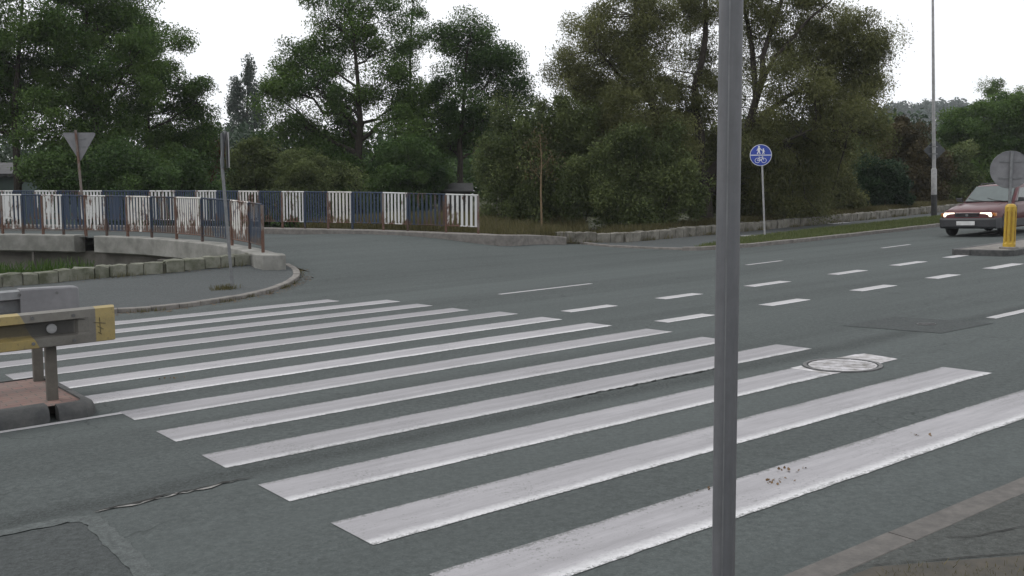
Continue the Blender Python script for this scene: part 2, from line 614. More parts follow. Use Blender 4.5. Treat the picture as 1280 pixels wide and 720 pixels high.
def sheet(name, poly, off, mat, res=0.7, zf=zg, uvfn=None, kind='structure'):
    """a surface following the ground inside a polygon"""
    bm = bmesh.new()
    vs = [bm.verts.new((p[0], p[1], 0)) for p in poly]
    f = bm.faces.new(vs)
    bmesh.ops.triangulate(bm, faces=[f])
    xs = [p[0] for p in poly]
    ys = [p[1] for p in poly]
    for ax, lo, hi in ((0, min(xs), max(xs)), (1, min(ys), max(ys))):
        c = lo + res
        while c < hi:
            nrm = [0, 0, 0]
            nrm[ax] = 1
            co = [0, 0, 0]
            co[ax] = c
            bmesh.ops.bisect_plane(bm, geom=bm.verts[:] + bm.edges[:] + bm.faces[:], plane_co=co, plane_no=nrm)
            c += res
    for v in bm.verts:
        v.co.z = float(zf(v.co.x, v.co.y)) + off
    bmesh.ops.recalc_face_normals(bm, faces=bm.faces)
    for f in bm.faces:
        f.normal_update()
        if f.normal.z < 0:
            f.normal_flip()
    lay = bm.loops.layers.uv.new('UVMap')
    for f in bm.faces:
        for l in f.loops:
            u, v = uv_of(l.vert.co.x, l.vert.co.y)
            l[lay].uv = (u, v)
    me = D.meshes.new(name)
    bm.to_mesh(me)
    bm.free()
    me.materials.append(mat)
    o = D.objects.new(name, me)
    link(o)
    if kind:
        o['kind'] = kind
    return o


def resample(pts, step):
    out = [Vector((pts[0][0], pts[0][1]))]
    for a, b in zip(pts[:-1], pts[1:]):
        a = Vector((a[0], a[1]))
        b = Vector((b[0], b[1]))
        n = max(1, int(round((b - a).length / step)))
        for i in range(1, n + 1):
            out.append(a.lerp(b, i / n))
    return out


def smooth_line(pts, it=2):
    pts = [Vector((p[0], p[1])) for p in pts]
    for _ in range(it):
        q = [pts[0]]
        for a, b in zip(pts[:-1], pts[1:]):
            q += [a.lerp(b, 0.25), a.lerp(b, 0.75)]
        q.append(pts[-1])
        pts = q
    return pts


def normals2(pts):
    r = []
    for i in range(len(pts)):
        t = pts[min(i + 1, len(pts) - 1)] - pts[max(i - 1, 0)]
        t.normalize()
        r.append(Vector((-t.y, t.x)))
    return r


def strip_profile(mb, pts, prof, zf=ZG):
    """sweep a closed (offset left, height) profile along a ground line"""
    nn = normals2(pts)
    rings = []
    for p, n in zip(pts, nn):
        rings.append([(p.x + n.x * a, p.y + n.y * a, zf(p.x, p.y) + h) for a, h in prof])
    mb.loft(rings)


def kerb(name, pts, width, height, mat, step=0.25, stone=1.0, base=-0.15, kind='structure'):
    pts = resample(pts, step)
    mb = MB()
    per = max(2, int(round(stone / step)))
    i = 0
    c = 0.012
    while i < len(pts) - 1:
        seg = pts[i:i + per + 1]
        if len(seg) < 2:
            break
        seg = [Vector(p) for p in seg]
        d = (seg[1] - seg[0]).normalized()
        seg[0] = seg[0] + d * 0.006
        d = (seg[-1] - seg[-2]).normalized()
        seg[-1] = seg[-1] - d * 0.006
        j = random.uniform(-0.006, 0.006)
        strip_profile(mb, seg, [(0, base), (0, height - c + j), (c, height + j), (width - c, height + j), (width, height - c + j), (width, base)])
        i += per
    o = mb.build(name, mat)
    if kind:
        o['kind'] = kind
    return o


def leaf_mesh(name, cen, size, mat, parent=None, tint=None, aspect=0.5, up=1.1, lean=None, loc=(0, 0, 0)):
    """many small rhombic leaves as one mesh part"""
    n = len(cen)
    a = RNG.normal(size=(n, 3))
    if lean is not None:
        a = a * 0.45 + np.asarray(lean)
    a /= np.linalg.norm(a, axis=1)[:, None]
    nr = RNG.normal(size=(n, 3))
    nr[:, 2] += up * 2
    b = np.cross(nr, a)
    b /= np.linalg.norm(b, axis=1)[:, None] + 1e-9
    s = (size * RNG.uniform(0.65, 1.35, n))[:, None]
    cen = cen - np.asarray(loc)
    v = np.empty((n, 4, 3), np.float32)
    v[:, 0] = cen - a * s * 0.5
    v[:, 1] = cen + b * s * 0.5 * aspect
    v[:, 2] = cen + a * s * 0.5
    v[:, 3] = cen - b * s * 0.5 * aspect
    return quads(name, v.reshape(-1, 3), n, mat, parent, tint, loc)


def quads(name, v, n, mat, parent, tint, loc=(0, 0, 0)):
    me = D.meshes.new(name)
    me.vertices.add(4 * n)
    me.vertices.foreach_set('co', v.astype(np.float32).ravel())
    me.loops.add(4 * n)
    me.loops.foreach_set('vertex_index', np.arange(4 * n, dtype=np.int32))
    me.polygons.add(n)
    me.polygons.foreach_set('loop_start', np.arange(0, 4 * n, 4, dtype=np.int32))
    if tint is not None:
        at_ = me.attributes.new('tint', 'FLOAT', 'FACE')
        at_.data.foreach_set('value', np.clip(tint, 0, 1).astype(np.float32))
    me.update(calc_edges=True)
    me.materials.append(mat)
    o = D.objects.new(name, me)
    o.location = loc
    link(o, parent)
    return o


def in_ball(n, lo=0.0):
    d = RNG.normal(size=(n, 3))
    d /= np.linalg.norm(d, axis=1)[:, None]
    r = (lo ** 3 + (1 - lo ** 3) * RNG.random(n)) ** (1 / 3)
    return d * r[:, None]


def crown_points(lobes, clump, per, dens, flat=0.7, shell=0.35, droop=0.0):
    """leaf centres in uneven clumps spread through a few lobes; lobes are (centre, radii)"""
    cs, ts, cl = [], [], []
    for c, r in lobes:
        area = 4 * (r[0] * r[1] + r[1] * r[2] + r[0] * r[2]) / 3
        k = max(6, int(dens * area / (clump * clump * PI) * 5.2))
        p = in_ball(k, shell) * np.array(r) * RNG.uniform(0.85, 1.12, (k, 1)) + np.array(c)
        cl.append(p)
        for q in p:
            m = int(per * 4.6 * RNG.uniform(0.5, 1.5))
            cr = clump * RNG.uniform(0.55, 1.3)
            o = (in_ball(m, 0.3) + RNG.normal(size=(m, 3)) * 0.16) * cr
            o[:, 2] *= flat
            if droop:
                o[:, 2] -= np.abs(RNG.normal(size=m)) * droop * cr
            cs.append(q + o)
            tt = RNG.uniform(0.05, 0.85)
            ts.append(tt + RNG.normal(size=m) * 0.16)
    return np.concatenate(cs), np.concatenate(ts), cl


def wobble(a, b, n, amp):
    a = Vector(a)
    b = Vector(b)
    pts = []
    for i in range(n + 1):
        t = i / n
        p = a.lerp(b, t)
        if 0 < i < n:
            p += Vector((random.gauss(0, amp), random.gauss(0, amp), random.gauss(0, amp * 0.5)))
        pts.append(p)
    return pts


def px_lobes(L, d):
    out = []
    for l in L:
        px, py, rx, ry = l[:4]
        dd = l[4] if len(l) > 4 else 0.0
        c = at(px, py, d + dd)
        k = (d + dd) / F
        out.append((tuple(c), (rx * k, max(rx * k * 0.85, 0.5), ry * k)))
    return out


def tree(name, label, cat, foot, trunk_px, d, L, leaf, size, clump, per, dens, trunk_r=0.2, bark='bark', group=None,
         flat=0.7, aspect=0.5, twig=0.022, droop=0.0, crown='crown', limbs=True, lean=None, shell=0.35):
    """foot: ground point; trunk_px: pixels up the stem at distance d"""
    lob = px_lobes(L, d)
    base = Vector(foot)
    root = thing(name, label, cat, base, 0, group)
    cen, tint, cl = crown_points(lob, clump, per, dens, flat, shell, droop)
    leaf_mesh(crown, cen, size, M[leaf], root, tint, aspect=aspect, lean=lean, loc=(0, 0, 0)).location = -base
    mb = MB()
    tp = [base + Vector((0, 0, -0.3))] + [at(x, y, d) for x, y in trunk_px]
    n = len(tp)
    full = []
    for a, b in zip(tp[:-1], tp[1:]):
        full += wobble(a, b, 3, 0.05)[:-1]
    full.append(tp[-1])
    rad = [trunk_r * (1 - 0.8 * i / (len(full) - 1)) for i in range(len(full))]
    rad[0] *= 1.4
    mb.tube([p - base for p in full], rad, 8)
    for (c, r), pts in zip(lob, cl):
        c = Vector(c)
        j = 0
        best = 1e9
        for i, p in enumerate(full[:-1]):
            if p.z > c.z - 0.1:
                continue
            q = (c - p).length + abs((c.z - p.z) - 0.7 * ((c.x - p.x) ** 2 + (c.y - p.y) ** 2) ** 0.5)
            if q < best:
                best, j = q, i
        lp = wobble(full[j], c, 5, 0.12 * min(1.5, (c - full[j]).length / 3))
        r0 = min(rad[j] * 0.7, 0.035 + 0.03 * (c - full[j]).length)
        if limbs:
            mb.tube([p - base for p in lp], [r0 * (1 - 0.75 * i / 5) for i in range(6)], 6, cap=False)
        for q in pts:
            s = lp[random.choice((2, 3, 4, 5))]
            w = wobble(s, Vector(q), 3, 0.08)
            mb.tube([p - base for p in w], [twig, twig * 0.8, twig * 0.6, twig * 0.35], 4, cap=False)
    mb.build('trunk', M[bark], root, smooth=True, fix=False)
    return root


def bush(name, label, cat, d, L, leaf, size, clump, per, dens, group=None, foot_px=None, flat=0.8, aspect=0.5, droop=0.0, lean=None,
         stems=7, bark='bark', shell=0.3):
    lob = px_lobes(L, d)
    cx = sum(l[0][0] for l in lob) / len(lob)
    base = Vector((cx, d, float(zt(cx, d))))
    root = thing(name, label, cat, base, 0, group)
    cen, tint, cl = crown_points(lob, clump, per, dens, flat, shell, droop)
    keep = cen[:, 2] > zt(cen[:, 0], cen[:, 1]) - 0.05
    o = leaf_mesh('foliage', cen[keep], size, M[leaf], root, tint[keep], aspect=aspect, lean=lean)
    o.location = -base
    mb = MB()
    for i in range(stems):
        c, r = lob[i % len(lob)]
        q = Vector(c) + Vector((random.uniform(-.6, .6) * r[0], random.uniform(-.5, .5) * r[1], random.uniform(0.1, .9) * r[2]))
        s = Vector((Vector(c).x * 0.6 + cx * 0.4 + random.uniform(-.3, .3), c[1] + random.uniform(-.3, .3), 0))
        s.z = float(zt(s.x, s.y)) - 0.1
        w = wobble(s, q, 4, 0.1)
        h = (q - s).length
        mb.tube([p - base for p in w], [0.012 * h * (1 - 0.2 * k) for k in range(5)], 5, cap=False)
    mb.build('stems', M[bark], root, smooth=True, fix=False)
    return root


def grass(name, pts, h, mat, zs, label=None, width=0.008, kind='stuff', lean=0.45):
    n = len(pts)
    x, y = pts[:, 0], pts[:, 1]
    hh = h * RNG.uniform(0.4, 1.3, n)
    an = RNG.uniform(0, 2 * PI, n)
    dx, dy = np.cos(an), np.sin(an)
    le = np.abs(RNG.normal(size=n)) * lean * hh
    la = RNG.uniform(0, 2 * PI, n)
    w = width * RNG.uniform(0.6, 1.4, n)
    v = np.empty((n, 4, 3))
    z = zs
    v[:, 0] = np.stack([x - dx * w, y - dy * w, z - 0.02], 1)
    v[:, 1] = np.stack([x + dx * w, y + dy * w, z - 0.02], 1)
    tx, ty, tz = x + np.cos(la) * le, y + np.sin(la) * le, z + hh
    v[:, 2] = np.stack([tx + dx * w * 0.25, ty + dy * w * 0.25, tz], 1)
    v[:, 3] = np.stack([tx - dx * w * 0.25, ty - dy * w * 0.25, tz], 1)
    tint = np.clip(RNG.normal(0.45, 0.25, n), 0, 1)
    o = quads(name, v.reshape(-1, 3), n, mat, None, tint)
    return tag(o, label, None, None, kind)


def scatter(poly, n):
    xs = [p[0] for p in poly]
    ys = [p[1] for p in poly]
    out = np.zeros((0, 2))
    while len(out) < n:
        p = np.stack([RNG.uniform(min(xs), max(xs), n * 2), RNG.uniform(min(ys), max(ys), n * 2)], 1)
        out = np.concatenate([out, p[inside(poly, p[:, 0], p[:, 1])]])
    return out[:n]


# ------------------------------------------------------------------ key lines of the place
RAIL_H = 1.1
# bridge railing: photograph x, distance
rail_line = [Vector(at(px, 238, d).xy) for px, d in
             ((-640, 29.2), (-400, 29.0), (-150, 28.6), (-60, 28.3), (0, 28.1), (60, 28.0), (110, 27.8), (166, 27.3), (200, 26.7), (230, 25.9), (258, 25.0), (291, 24.3), (316, 23.4), (329, 22.6))]
fence_line = [Vector(at(px, 238, d).xy) for px, d in
              ((-640, 35.5), (-400, 35.0), (-150, 34.0), (0, 33.0), (200, 31.6), (330, 30.3), (430, 29.7), (520, 29.0), (600, 28.5), (628, 28.4))]
corner = [Vector(G(*p).xy) for p in ((100, 396), (200, 388.5), (280, 378), (330, 368), (360, 358), (373, 350), (376, 344), (372, 338), (362, 333))]
corner[0] = Vector(W(1.9, 12.6))
corner = [Vector(W(-60, 12.6)), Vector(W(-20, 12.6)), Vector(W(-2, 12.6))] + corner
wall_left = [Vector(W(-45, 19.4)), Vector(W(-20, 19.4))] + [Vector(G(*p).xy) for p in ((-170, 379), (0, 361.5), (100, 352), (200, 344.5), (290, 335), (330, 331))]


def wall_v(u):
    return 17.9 + bend(u)


def dist_left(x, y):
    """signed distance behind the left stone wall (positive behind)"""
    best = np.full(np.shape(x), 1e9)
    sg = np.zeros(np.shape(x))
    for a, b in zip(wall_left[:-1], wall_left[1:]):
        d = b - a
        L = d.length
        t = np.clip(((x - a.x) * d.x + (y - a.y) * d.y) / (L * L), 0, 1)
        qx, qy = x - (a.x + d.x * t), y - (a.y + d.y * t)
        ds = np.hypot(qx, qy)
        s = np.sign(d.x * qy - d.y * qx)
        m = ds < best
        best = np.where(m, ds, best)
        sg = np.where(m, s, sg)
    return best * sg


def zt(x, y):
    """height of the unpaved terrain"""
    x = np.asarray(x, float)
    y = np.asarray(y, float)
    z = zg(x, y) - 0.07
    u, v = uv_of(x, y)
    z = z + 0.30 * ss((v - wall_v(u) - 0.2) / 0.5) * ss((u - 19) / 2)
    dl = dist_left(x, y)
    ch = ss((dl - 1.0) / 2.4) * ss((-6.4 - x) / 1.6)
    z = z - 2.0 * ch
    z = z + 0.26 * ss((dl - 0.12) / 0.2) * (1 - ss((dl - 1.0) / 2)) * ss((-8.8 - x) / 1.5)
    far = ss((y - 60) / 200)
    return z + 2.0 * far * ss((x - 10) / 60)


# ------------------------------------------------------------------ ground
def axis(lo, a, b, hi, fine, k=1.22):
    r = list(np.arange(a, b + 1e-6, fine))
    s, x = fine, b
    while x < hi:
        s *= k
        x += s
        r.append(min(x, hi))
    s, x = fine, a
    l = []
    while x > lo:
        s *= k
        x -= s
        l.append(max(x, lo))
    return np.array(l[::-1] + r)


gx_, gy_ = axis(-900, -22, 24, 900, 0.45), axis(-60, 2, 42, 1500, 0.45)
XX, YY = np.meshgrid(gx_, gy_)
ZZ = zt(XX, YY)
nx, ny = len(gx_), len(gy_)
me = D.meshes.new('ground')
idx = np.arange(nx * ny).reshape(ny, nx)
fq = np.stack([idx[:-1, :-1], idx[:-1, 1:], idx[1:, 1:], idx[1:, :-1]], -1).reshape(-1, 4)
me.from_pydata(np.stack([XX, YY, ZZ], -1).reshape(-1, 3).tolist(), [], fq.tolist())
me.polygons.foreach_set('use_smooth', [True] * len(me.polygons))
me.materials.append(M['soil'])
tag(link(D.objects.new('ground', me)), kind='structure')

# ------------------------------------------------------------------ road: one sheet over main road, junction and bridge
side_poly = [Vector(W(3, 11))] + [Vector(p) + Vector((-0.12, 0.05)) for p in corner[4:]] + \
            [rail_line[-1] + Vector((0.05, -0.1))] + rail_line[::-1] + fence_line + [Vector(G(690, 304.5).xy), Vector(W(18.6, 18.8)), Vector(W(18.6, 12))]
us = np.arange(-60, 80.01, 0.5)
vs_ = np.arange(-1.75, 46, 0.4)
UU, VV = np.meshgrid(us, vs_)
UC, VC = (UU[:-1, :-1] + 0.25), (VV[:-1, :-1] + 0.2)
XC, YC = W(UC, VC)
main_hi = np.where(UC < 16, np.where(UC < 3, 13.0, 12.2), 13.3 + bend(UC))
keep = (VC < main_hi) | inside(side_poly, XC, YC)
XX, YY = W(UU, VV)
ZZ = zg(XX, YY)
idx = np.arange(UU.size).reshape(UU.shape)
fq = np.stack([idx[:-1, :-1], idx[:-1, 1:], idx[1:, 1:], idx[1:, :-1]], -1)[keep]
bm = bmesh.new()
pv = np.stack([XX, YY, ZZ], -1).reshape(-1, 3)
used = np.unique(fq)
mp = {int(i): bm.verts.new(pv[i]) for i in used}
lay = bm.loops.layers.uv.new('UVMap')
UF, VF = UU.ravel(), VV.ravel()
for q in fq:
    f = bm.faces.new([mp[int(i)] for i in q])
    for l, i in zip(f.loops, q):
        l[lay].uv = (UF[i], VF[i])
me = D.meshes.new('road')
bm.to_mesh(me)
bm.free()
me.polygons.foreach_set('use_smooth', [True] * len(me.polygons))
me.materials.append(M['asphalt'])
tag(link(D.objects.new('road', me)), kind='structure')

# ------------------------------------------------------------------ pavements, kerbs, verge
# near pavement where the photographer stands
sheet('near_pavement', [W(-40, -1.84), W(60, -1.84), W(60, -14), W(-40, -14)], 0.018, M['asphalt_near'], 2.0)
kerb('near_kerb', [W(-40, -1.68), W(60, -1.68)][::-1], 0.17, 0.022, M['kerb_near'], 0.5, 1.0)
# left pavement, round the corner
left_pav = [Vector(p) + Vector((0, 0)) for p in corner]
nn = normals2(corner)
inner = [p + n * 0.13 for p, n in zip(corner, nn)]
poly = inner + [wall_left[-1] + Vector((0.35, 0.1))] + wall_left[::-1] + [Vector(W(-60, 19.4))]
sheet('left_pavement', [(p.x, p.y) for p in poly], 0.062, M['asphalt_path'], 0.8)
ck = smooth_line(corner[3:], 2)
kerb('corner_kerb', [corner[0], corner[2]] + ck, 0.15, 0.072, M['kerb'], 0.12, 0.5)

# right pavement and its grass verge
us2 = np.concatenate([np.arange(18.0, 24, 0.5), np.arange(24, 78, 1.5)])
front = [Vector(W(u, float(np.interp(u, [18, 19.5, 22, 90], [13.5, 13.0, 12.85, 12.85])) + float(bend(u)))) for u in us2]
vtop = [Vector(W(u, float(np.interp(u, [18, 19.5, 22, 26, 32, 80], [13.7, 14.3, 15.1, 15.5, 15.6, 15.6])) + float(bend(u)))) for u in us2]
wallr = [Vector(W(u, float(wall_v(u)))) for u in np.arange(19.3, 78, 0.5)]
kerb('verge_kerb', [Vector(W(17.75, 14.3))] + front, 0.15, 0.10, M['kerb'], 0.5, 1.0)
sheet('verge', [(p.x, p.y) for p in [f + Vector((-0.09, 0.12)) for f in front] + vtop[::-1]], 0.09, M['verge'], 1.0)
pr = [Vector(W(18.0, 14.3))] + [p + Vector((0, 0.0)) for p in vtop] + [p + Vector((-.1, .1)) for p in wallr[::-1]] + [Vector(W(18.0, 18.7))]
sheet('right_pavement', [(p.x, p.y) for p in pr], 0.055, M['asphalt_path'], 1.0)
kerb('dropped_kerb', [Vector(W(17.95, 19.0)), Vector(W(17.95, 14.4))], 0.14, 0.06, M['kerb'], 0.3, 0.9)


# ------------------------------------------------------------------ painted markings
class Paint:
    def __init__(s):
        s.v, s.f, s.uv, s.w = [], [], [], []

    def stripe(s, u0, u1, v0, v1, wear, off=0.004, jag=0.0022, skip=None, follow=False):
        n = max(1, int((u1 - u0) / 0.12))
        for i in range(n):
            a, b = u0 + (u1 - u0) * i / n, u0 + (u1 - u0) * (i + 1) / n
            if i == 0:
                jl = [random.gauss(0, jag), random.gauss(0, jag)]
            jr = [random.gauss(0, jag), random.gauss(0, jag)]
            k = len(s.v)
            for (uu, vv, q) in ((a, v0 + jl[0], 0), (b, v0 + jr[0], 0), (b, v1 + jr[1], 1), (a, v1 + jl[1], 1)):
                bb = float(bend(uu)) if follow else 0.0
                x, y = W(uu, vv + bb)
                s.v.append((x, y, ZG(x, y) + off))
                s.uv.append((uu + v0 * 3.7, q))
            jl = jr
            if skip and skip((a + b) / 2):
                del s.v[k:], s.uv[k:]
                continue
            s.f.append((k, k + 1, k + 2, k + 3))
            s.w.append(wear)

    def build(s, name, mat):
        me = D.meshes.new(name)
        me.from_pydata(s.v, [], s.f)
        lay = me.uv_layers.new(name='UVMap')
        for p in me.polygons:
            for li, vi in zip(p.loop_indices, p.vertices):
                lay.data[li].uv = s.uv[vi]
        a = me.attributes.new('wear', 'FLOAT', 'FACE')
        a.data.foreach_set('value', s.w)
        me.materials.append(mat)
        return tag(link(D.objects.new(name, me)), kind='structure')


MANHOLE = (5.87, 1.2, 0.36)
z = Paint()
wears = {-1: 0.1, 0: 0.22, 1: 0.25, 2: 0.5, 3: 0.42, 4: 0.42, 5: 0.0, 6: 0.05, 7: 0.55, 8: 0.62, 9: 0.55, 10: 0.3, 11: 0.5}
for k in range(-1, 12):
    u0 = 0.0 + {5: -0.1, 6: -0.12, 7: -0.35, 8: -0.4, 9: -0.45, 10: -0.4, 11: -0.4}.get(k, 0.0)
    u1 = 6.4 + {-1: 0.0, 1: 0.1, 2: 0.1, 4: 0.08, 8: -0.18, 9: -0.2, 10: -0.2, 11: -0.82}.get(k, 0.0)
    sk = None
    if k == 1:
        sk = lambda u: abs(u - MANHOLE[0]) < 0.40
    # the stripe sides lean a little, as painted
    z.stripe(u0, u1, k * 1.0, k * 1.0 + 0.47, wears[k], skip=sk)
# paint broken round the manhole frame: small pieces either side of it
for i in range(26):
    a = 2 * PI * i / 26
z.build('zebra_crossing', M['paint'])

lm = Paint()
for a, b in ((7.0, 7.95), (9.0, 9.9), (11.25, 12.3), (13.8, 14.85), (16.05, 17.2), (18.3, 19.1)):
    lm.stripe(a, b, 6.5 + 0.0, 6.5 + 0.26, 0.25, follow=True)
for a, b in ((7.05, 8.0), (9.25, 10.2), (11.6, 12.65), (14.0, 14.85), (16.2, 17.5), (18.6, 19.6)):
    lm.stripe(a, b, 4.62, 4.62 + 0.26, 0.2, follow=True)
for a, b in ((7.9, 10.1), (14.8, 16.1), (20.5, 22.0), (26.5, 28), (32.5, 34)):
    lm.stripe(a, b, 9.40, 9.52, 0.45, follow=True)
for a, b in ((9.8, 11.2), (15.2, 16.7), (21.0, 22.5), (27, 28.5)):
    lm.stripe(a, b, 1.62, 1.76, 0.25, follow=True)
for a, b in ((24, 27), (30, 33)):
    lm.stripe(a, b, 5.6, 5.75, 0.3, follow=True)
lm.stripe(-8.0, 0.0, 4.36, 4.44, 0.35)
lm.build('lane_marking', M['paint_thin'])
pm = Paint()
for (p, q, w_) in (((930, 297.5), (956, 296.5), 0.45), ((1030, 281.5), (1078, 280), 0.5)):
    a = uv_of(*G(*p).xy)
    b = uv_of(*G(*q).xy)
    pm.stripe(a[0], b[0], (a[1] + b[1]) / 2, (a[1] + b[1]) / 2 + w_, 0.15, off=0.062)
pm.build('path_marking', M['paint_thin'])

# road repairs: a square patch with a small cover, sealed trench lines, cracks
sheet('road_patch', [W(8.15, 2.75), W(9.25, 2.7), W(9.4, 1.5), W(8.3, 1.55)], 0.004, M['asphalt_new'], 0.6)
sheet('road_patch', [W(-1.08, 0.2), W(-1.05, 1.52), W(-3.5, 1.62), W(-3.5, 0.2)], 0.003, M['asphalt_new'], 0.6)


def ribbon(name, pts, w, off, mat, jit=0.4):
    mb = MB()
    pts = resample(pts, 0.05)
    nn = normals2(pts)
    L, Rr = [], []
    for i, (p, n) in enumerate(zip(pts, nn)):
        ww = w * max(0.15, random.gauss(1, jit)) * min(1, (i + 1) / 4, (len(pts) - i) / 4)
        sh = random.gauss(0, w * jit)
        a, b = p + n * (ww / 2 + sh), p - n * (ww / 2 - sh)
        L.append((a.x, a.y, ZG(a.x, a.y) + off))
        Rr.append((b.x, b.y, ZG(b.x, b.y) + off))
    vs = L + Rr
    k = len(L)
    mb.add(vs, [(i, i + 1, k + i + 1, k + i) for i in range(k - 1)])
    return tag(mb.build(name, mat), kind='structure')


ribbon('trench_seal', [W(-3.5, 1.64), W(-1.1, 1.60), W(-1.0, 1.5), W(-1.03, 0.2)], 0.11, 0.006, M['asphalt_seal'], 0.06)
ribbon('road_crack', [W(-0.95, 1.63), W(-0.5, 1.66), W(0.05, 1.66)], 0.022, 0.0085, M['crack'])
ribbon('road_crack', [W(-0.95, 1.61), W(-0.4, 1.635), W(-0.1, 1.64)], 0.02, 0.007, M['chips'], 0.7)
ribbon('road_crack', [W(3.0, 1.98), W(3.6, 2.0), W(4.3, 1.985), W(5.1, 1.99)], 0.02, 0.0085, M['crack'], 0.6)
ribbon('pavement_crack', [W(2.06, -1.84), W(2.25, -2.0), W(2.9, -2.2), W(3.4, -2.32)], 0.007, 0.024, M['crack'])
ribbon('pavement_crack', [W(1.5, -1.84), W(1.9, -2.08), W(2.6, -2.5)], 0.007, 0.024, M['crack'])
ribbon('pavement_crack', [W(2.6, -2.5), W(3.6, -2.75), W(4.8, -2.7)], 0.007, 0.024, M['crack'])
sheet('pavement_dirt', [W(0.9, -1.86), W(1.55, -1.9), W(2.2, -2.3), W(2.5, -2.8), W(1.2, -3.6), W(0.2, -3.0)], 0.023, M['dirt'], 0.5)
pts = scatter([W(0.9, -1.9), W(1.7, -2.0), W(2.3, -2.5), W(1.3, -3.4), W(0.3, -2.8)], 2600)
grass('dry_grass', pts, 0.022, M['grass_dry'], zg(pts[:, 0], pts[:, 1]) + 0.024, 'short dry grass in the worn near pavement', 0.0022, lean=1.3)


# ------------------------------------------------------------------ manhole and small cover
def disc_ring(mb, c, r0, r1, h0, h1, n=40):
    ux, uy = EX, EY
    rings = []
    for r, h in ((r0, h0), (r0, h1), (r1, h1), (r1, h0)):
        rings.append([(c[0] + r * math.cos(2 * PI * i / n), c[1] + r * math.sin(2 * PI * i / n), h) for i in range(n)])
    vs = [p for r in rings for p in r]
    fs = []
    for i in range(4):
        for j in range(n):
            a, b = i * n, ((i + 1) % 4) * n
            fs.append((a + j, a + (j + 1) % n, b + (j + 1) % n, b + j))
    mb.add(vs, fs)


def cover(name, label, u, v, r, painted):
    x, y = W(u, v)
    zz = ZG(x, y)
    t = thing(name, label, 'manhole cover', (x, y, zz))
    # follow the slope of the road
    gxn = (ZG(x + .5, y) - ZG(x - .5, y))
    t.rotation_euler = (0, -math.atan(gxn), 0)
    mb = MB()
    disc_ring(mb, (0, 0), r * 0.9, r, -0.05, 0.012)
    mb.build('frame', M['iron'], t)
    mb = MB()
    n = 40
    mb.add([(r * 0.86 * math.cos(2 * PI * i / n), r * 0.86 * math.sin(2 * PI * i / n), 0.008) for i in range(n)], [tuple(range(n))])
    # raised ribs on the lid
    for k in range(-3, 4):
        w_ = math.sqrt(max(0, (r * 0.8) ** 2 - (k * r * 0.22) ** 2))
        mb.box((0, k * r * 0.22, 0.010), (2 * w_, r * 0.07, 0.006), Matrix.Rotation(0, 3, 'Z'))
    mb.build('lid', M['paint_lid'] if painted else M['iron'], t)
    return t


M['paint_lid'] = mat_basic('lid paint', (0.52, 0.51, 0.53), (0.22, 0.21, 0.2), 7, 0.8)
cover('manhole_cover', 'round manhole cover with white stripe paint on it in the crossing', MANHOLE[0], MANHOLE[1], 0.37, True)
cover('valve_cover', 'small iron cover set in the dark square road patch', 8.85, 2.05, 0.11, False)
# the painted collar round the manhole
me = MB()
cx, cy = W(MANHOLE[0], MANHOLE[1])
cp = []
for uu, vv in ((5.42, 1.0), (5.95, 0.99), (6.35, 1.0), (6.52, 1.0), (6.58, 1.44), (6.2, 1.48), (5.42, 1.48)):
    cp.append(W(uu, vv))
ring_o = []
for i in range(72):
    a = 2 * PI * i / 72
    dx, dy = math.cos(a), math.sin(a)
    best = 0.385
    for j in range(len(cp)):
        p, q = cp[j], cp[(j + 1) % len(cp)]
        den = dx * (q[1] - p[1]) - dy * (q[0] - p[0])
        if abs(den) < 1e-9:
            continue
        t = ((p[0] - cx) * (q[1] - p[1]) - (p[1] - cy) * (q[0] - p[0])) / den
        s_ = ((p[0] - cx) * dy - (p[1] - cy) * dx) / den
        if t > 0 and 0 <= s_ <= 1:
            best = max(best, t)
    ring_o.append((dx, dy, best))
vv_ = []
for dx, dy, b in ring_o:
    for r in (0.385, b):
        x, y = cx + dx * r, cy + dy * r
        vv_.append((x, y, ZG(x, y) + 0.0045))
fs_ = []
for i in range(72):
    j = (i + 1) % 72
    if ring_o[i][2] > 0.386 or ring_o[j][2] > 0.386:
        fs_.append((2 * i, 2 * i + 1, 2 * j + 1, 2 * j))
me.add(vv_, fs_)
tag(me.build('collar_marking', M['paint_lid']), kind='structure')


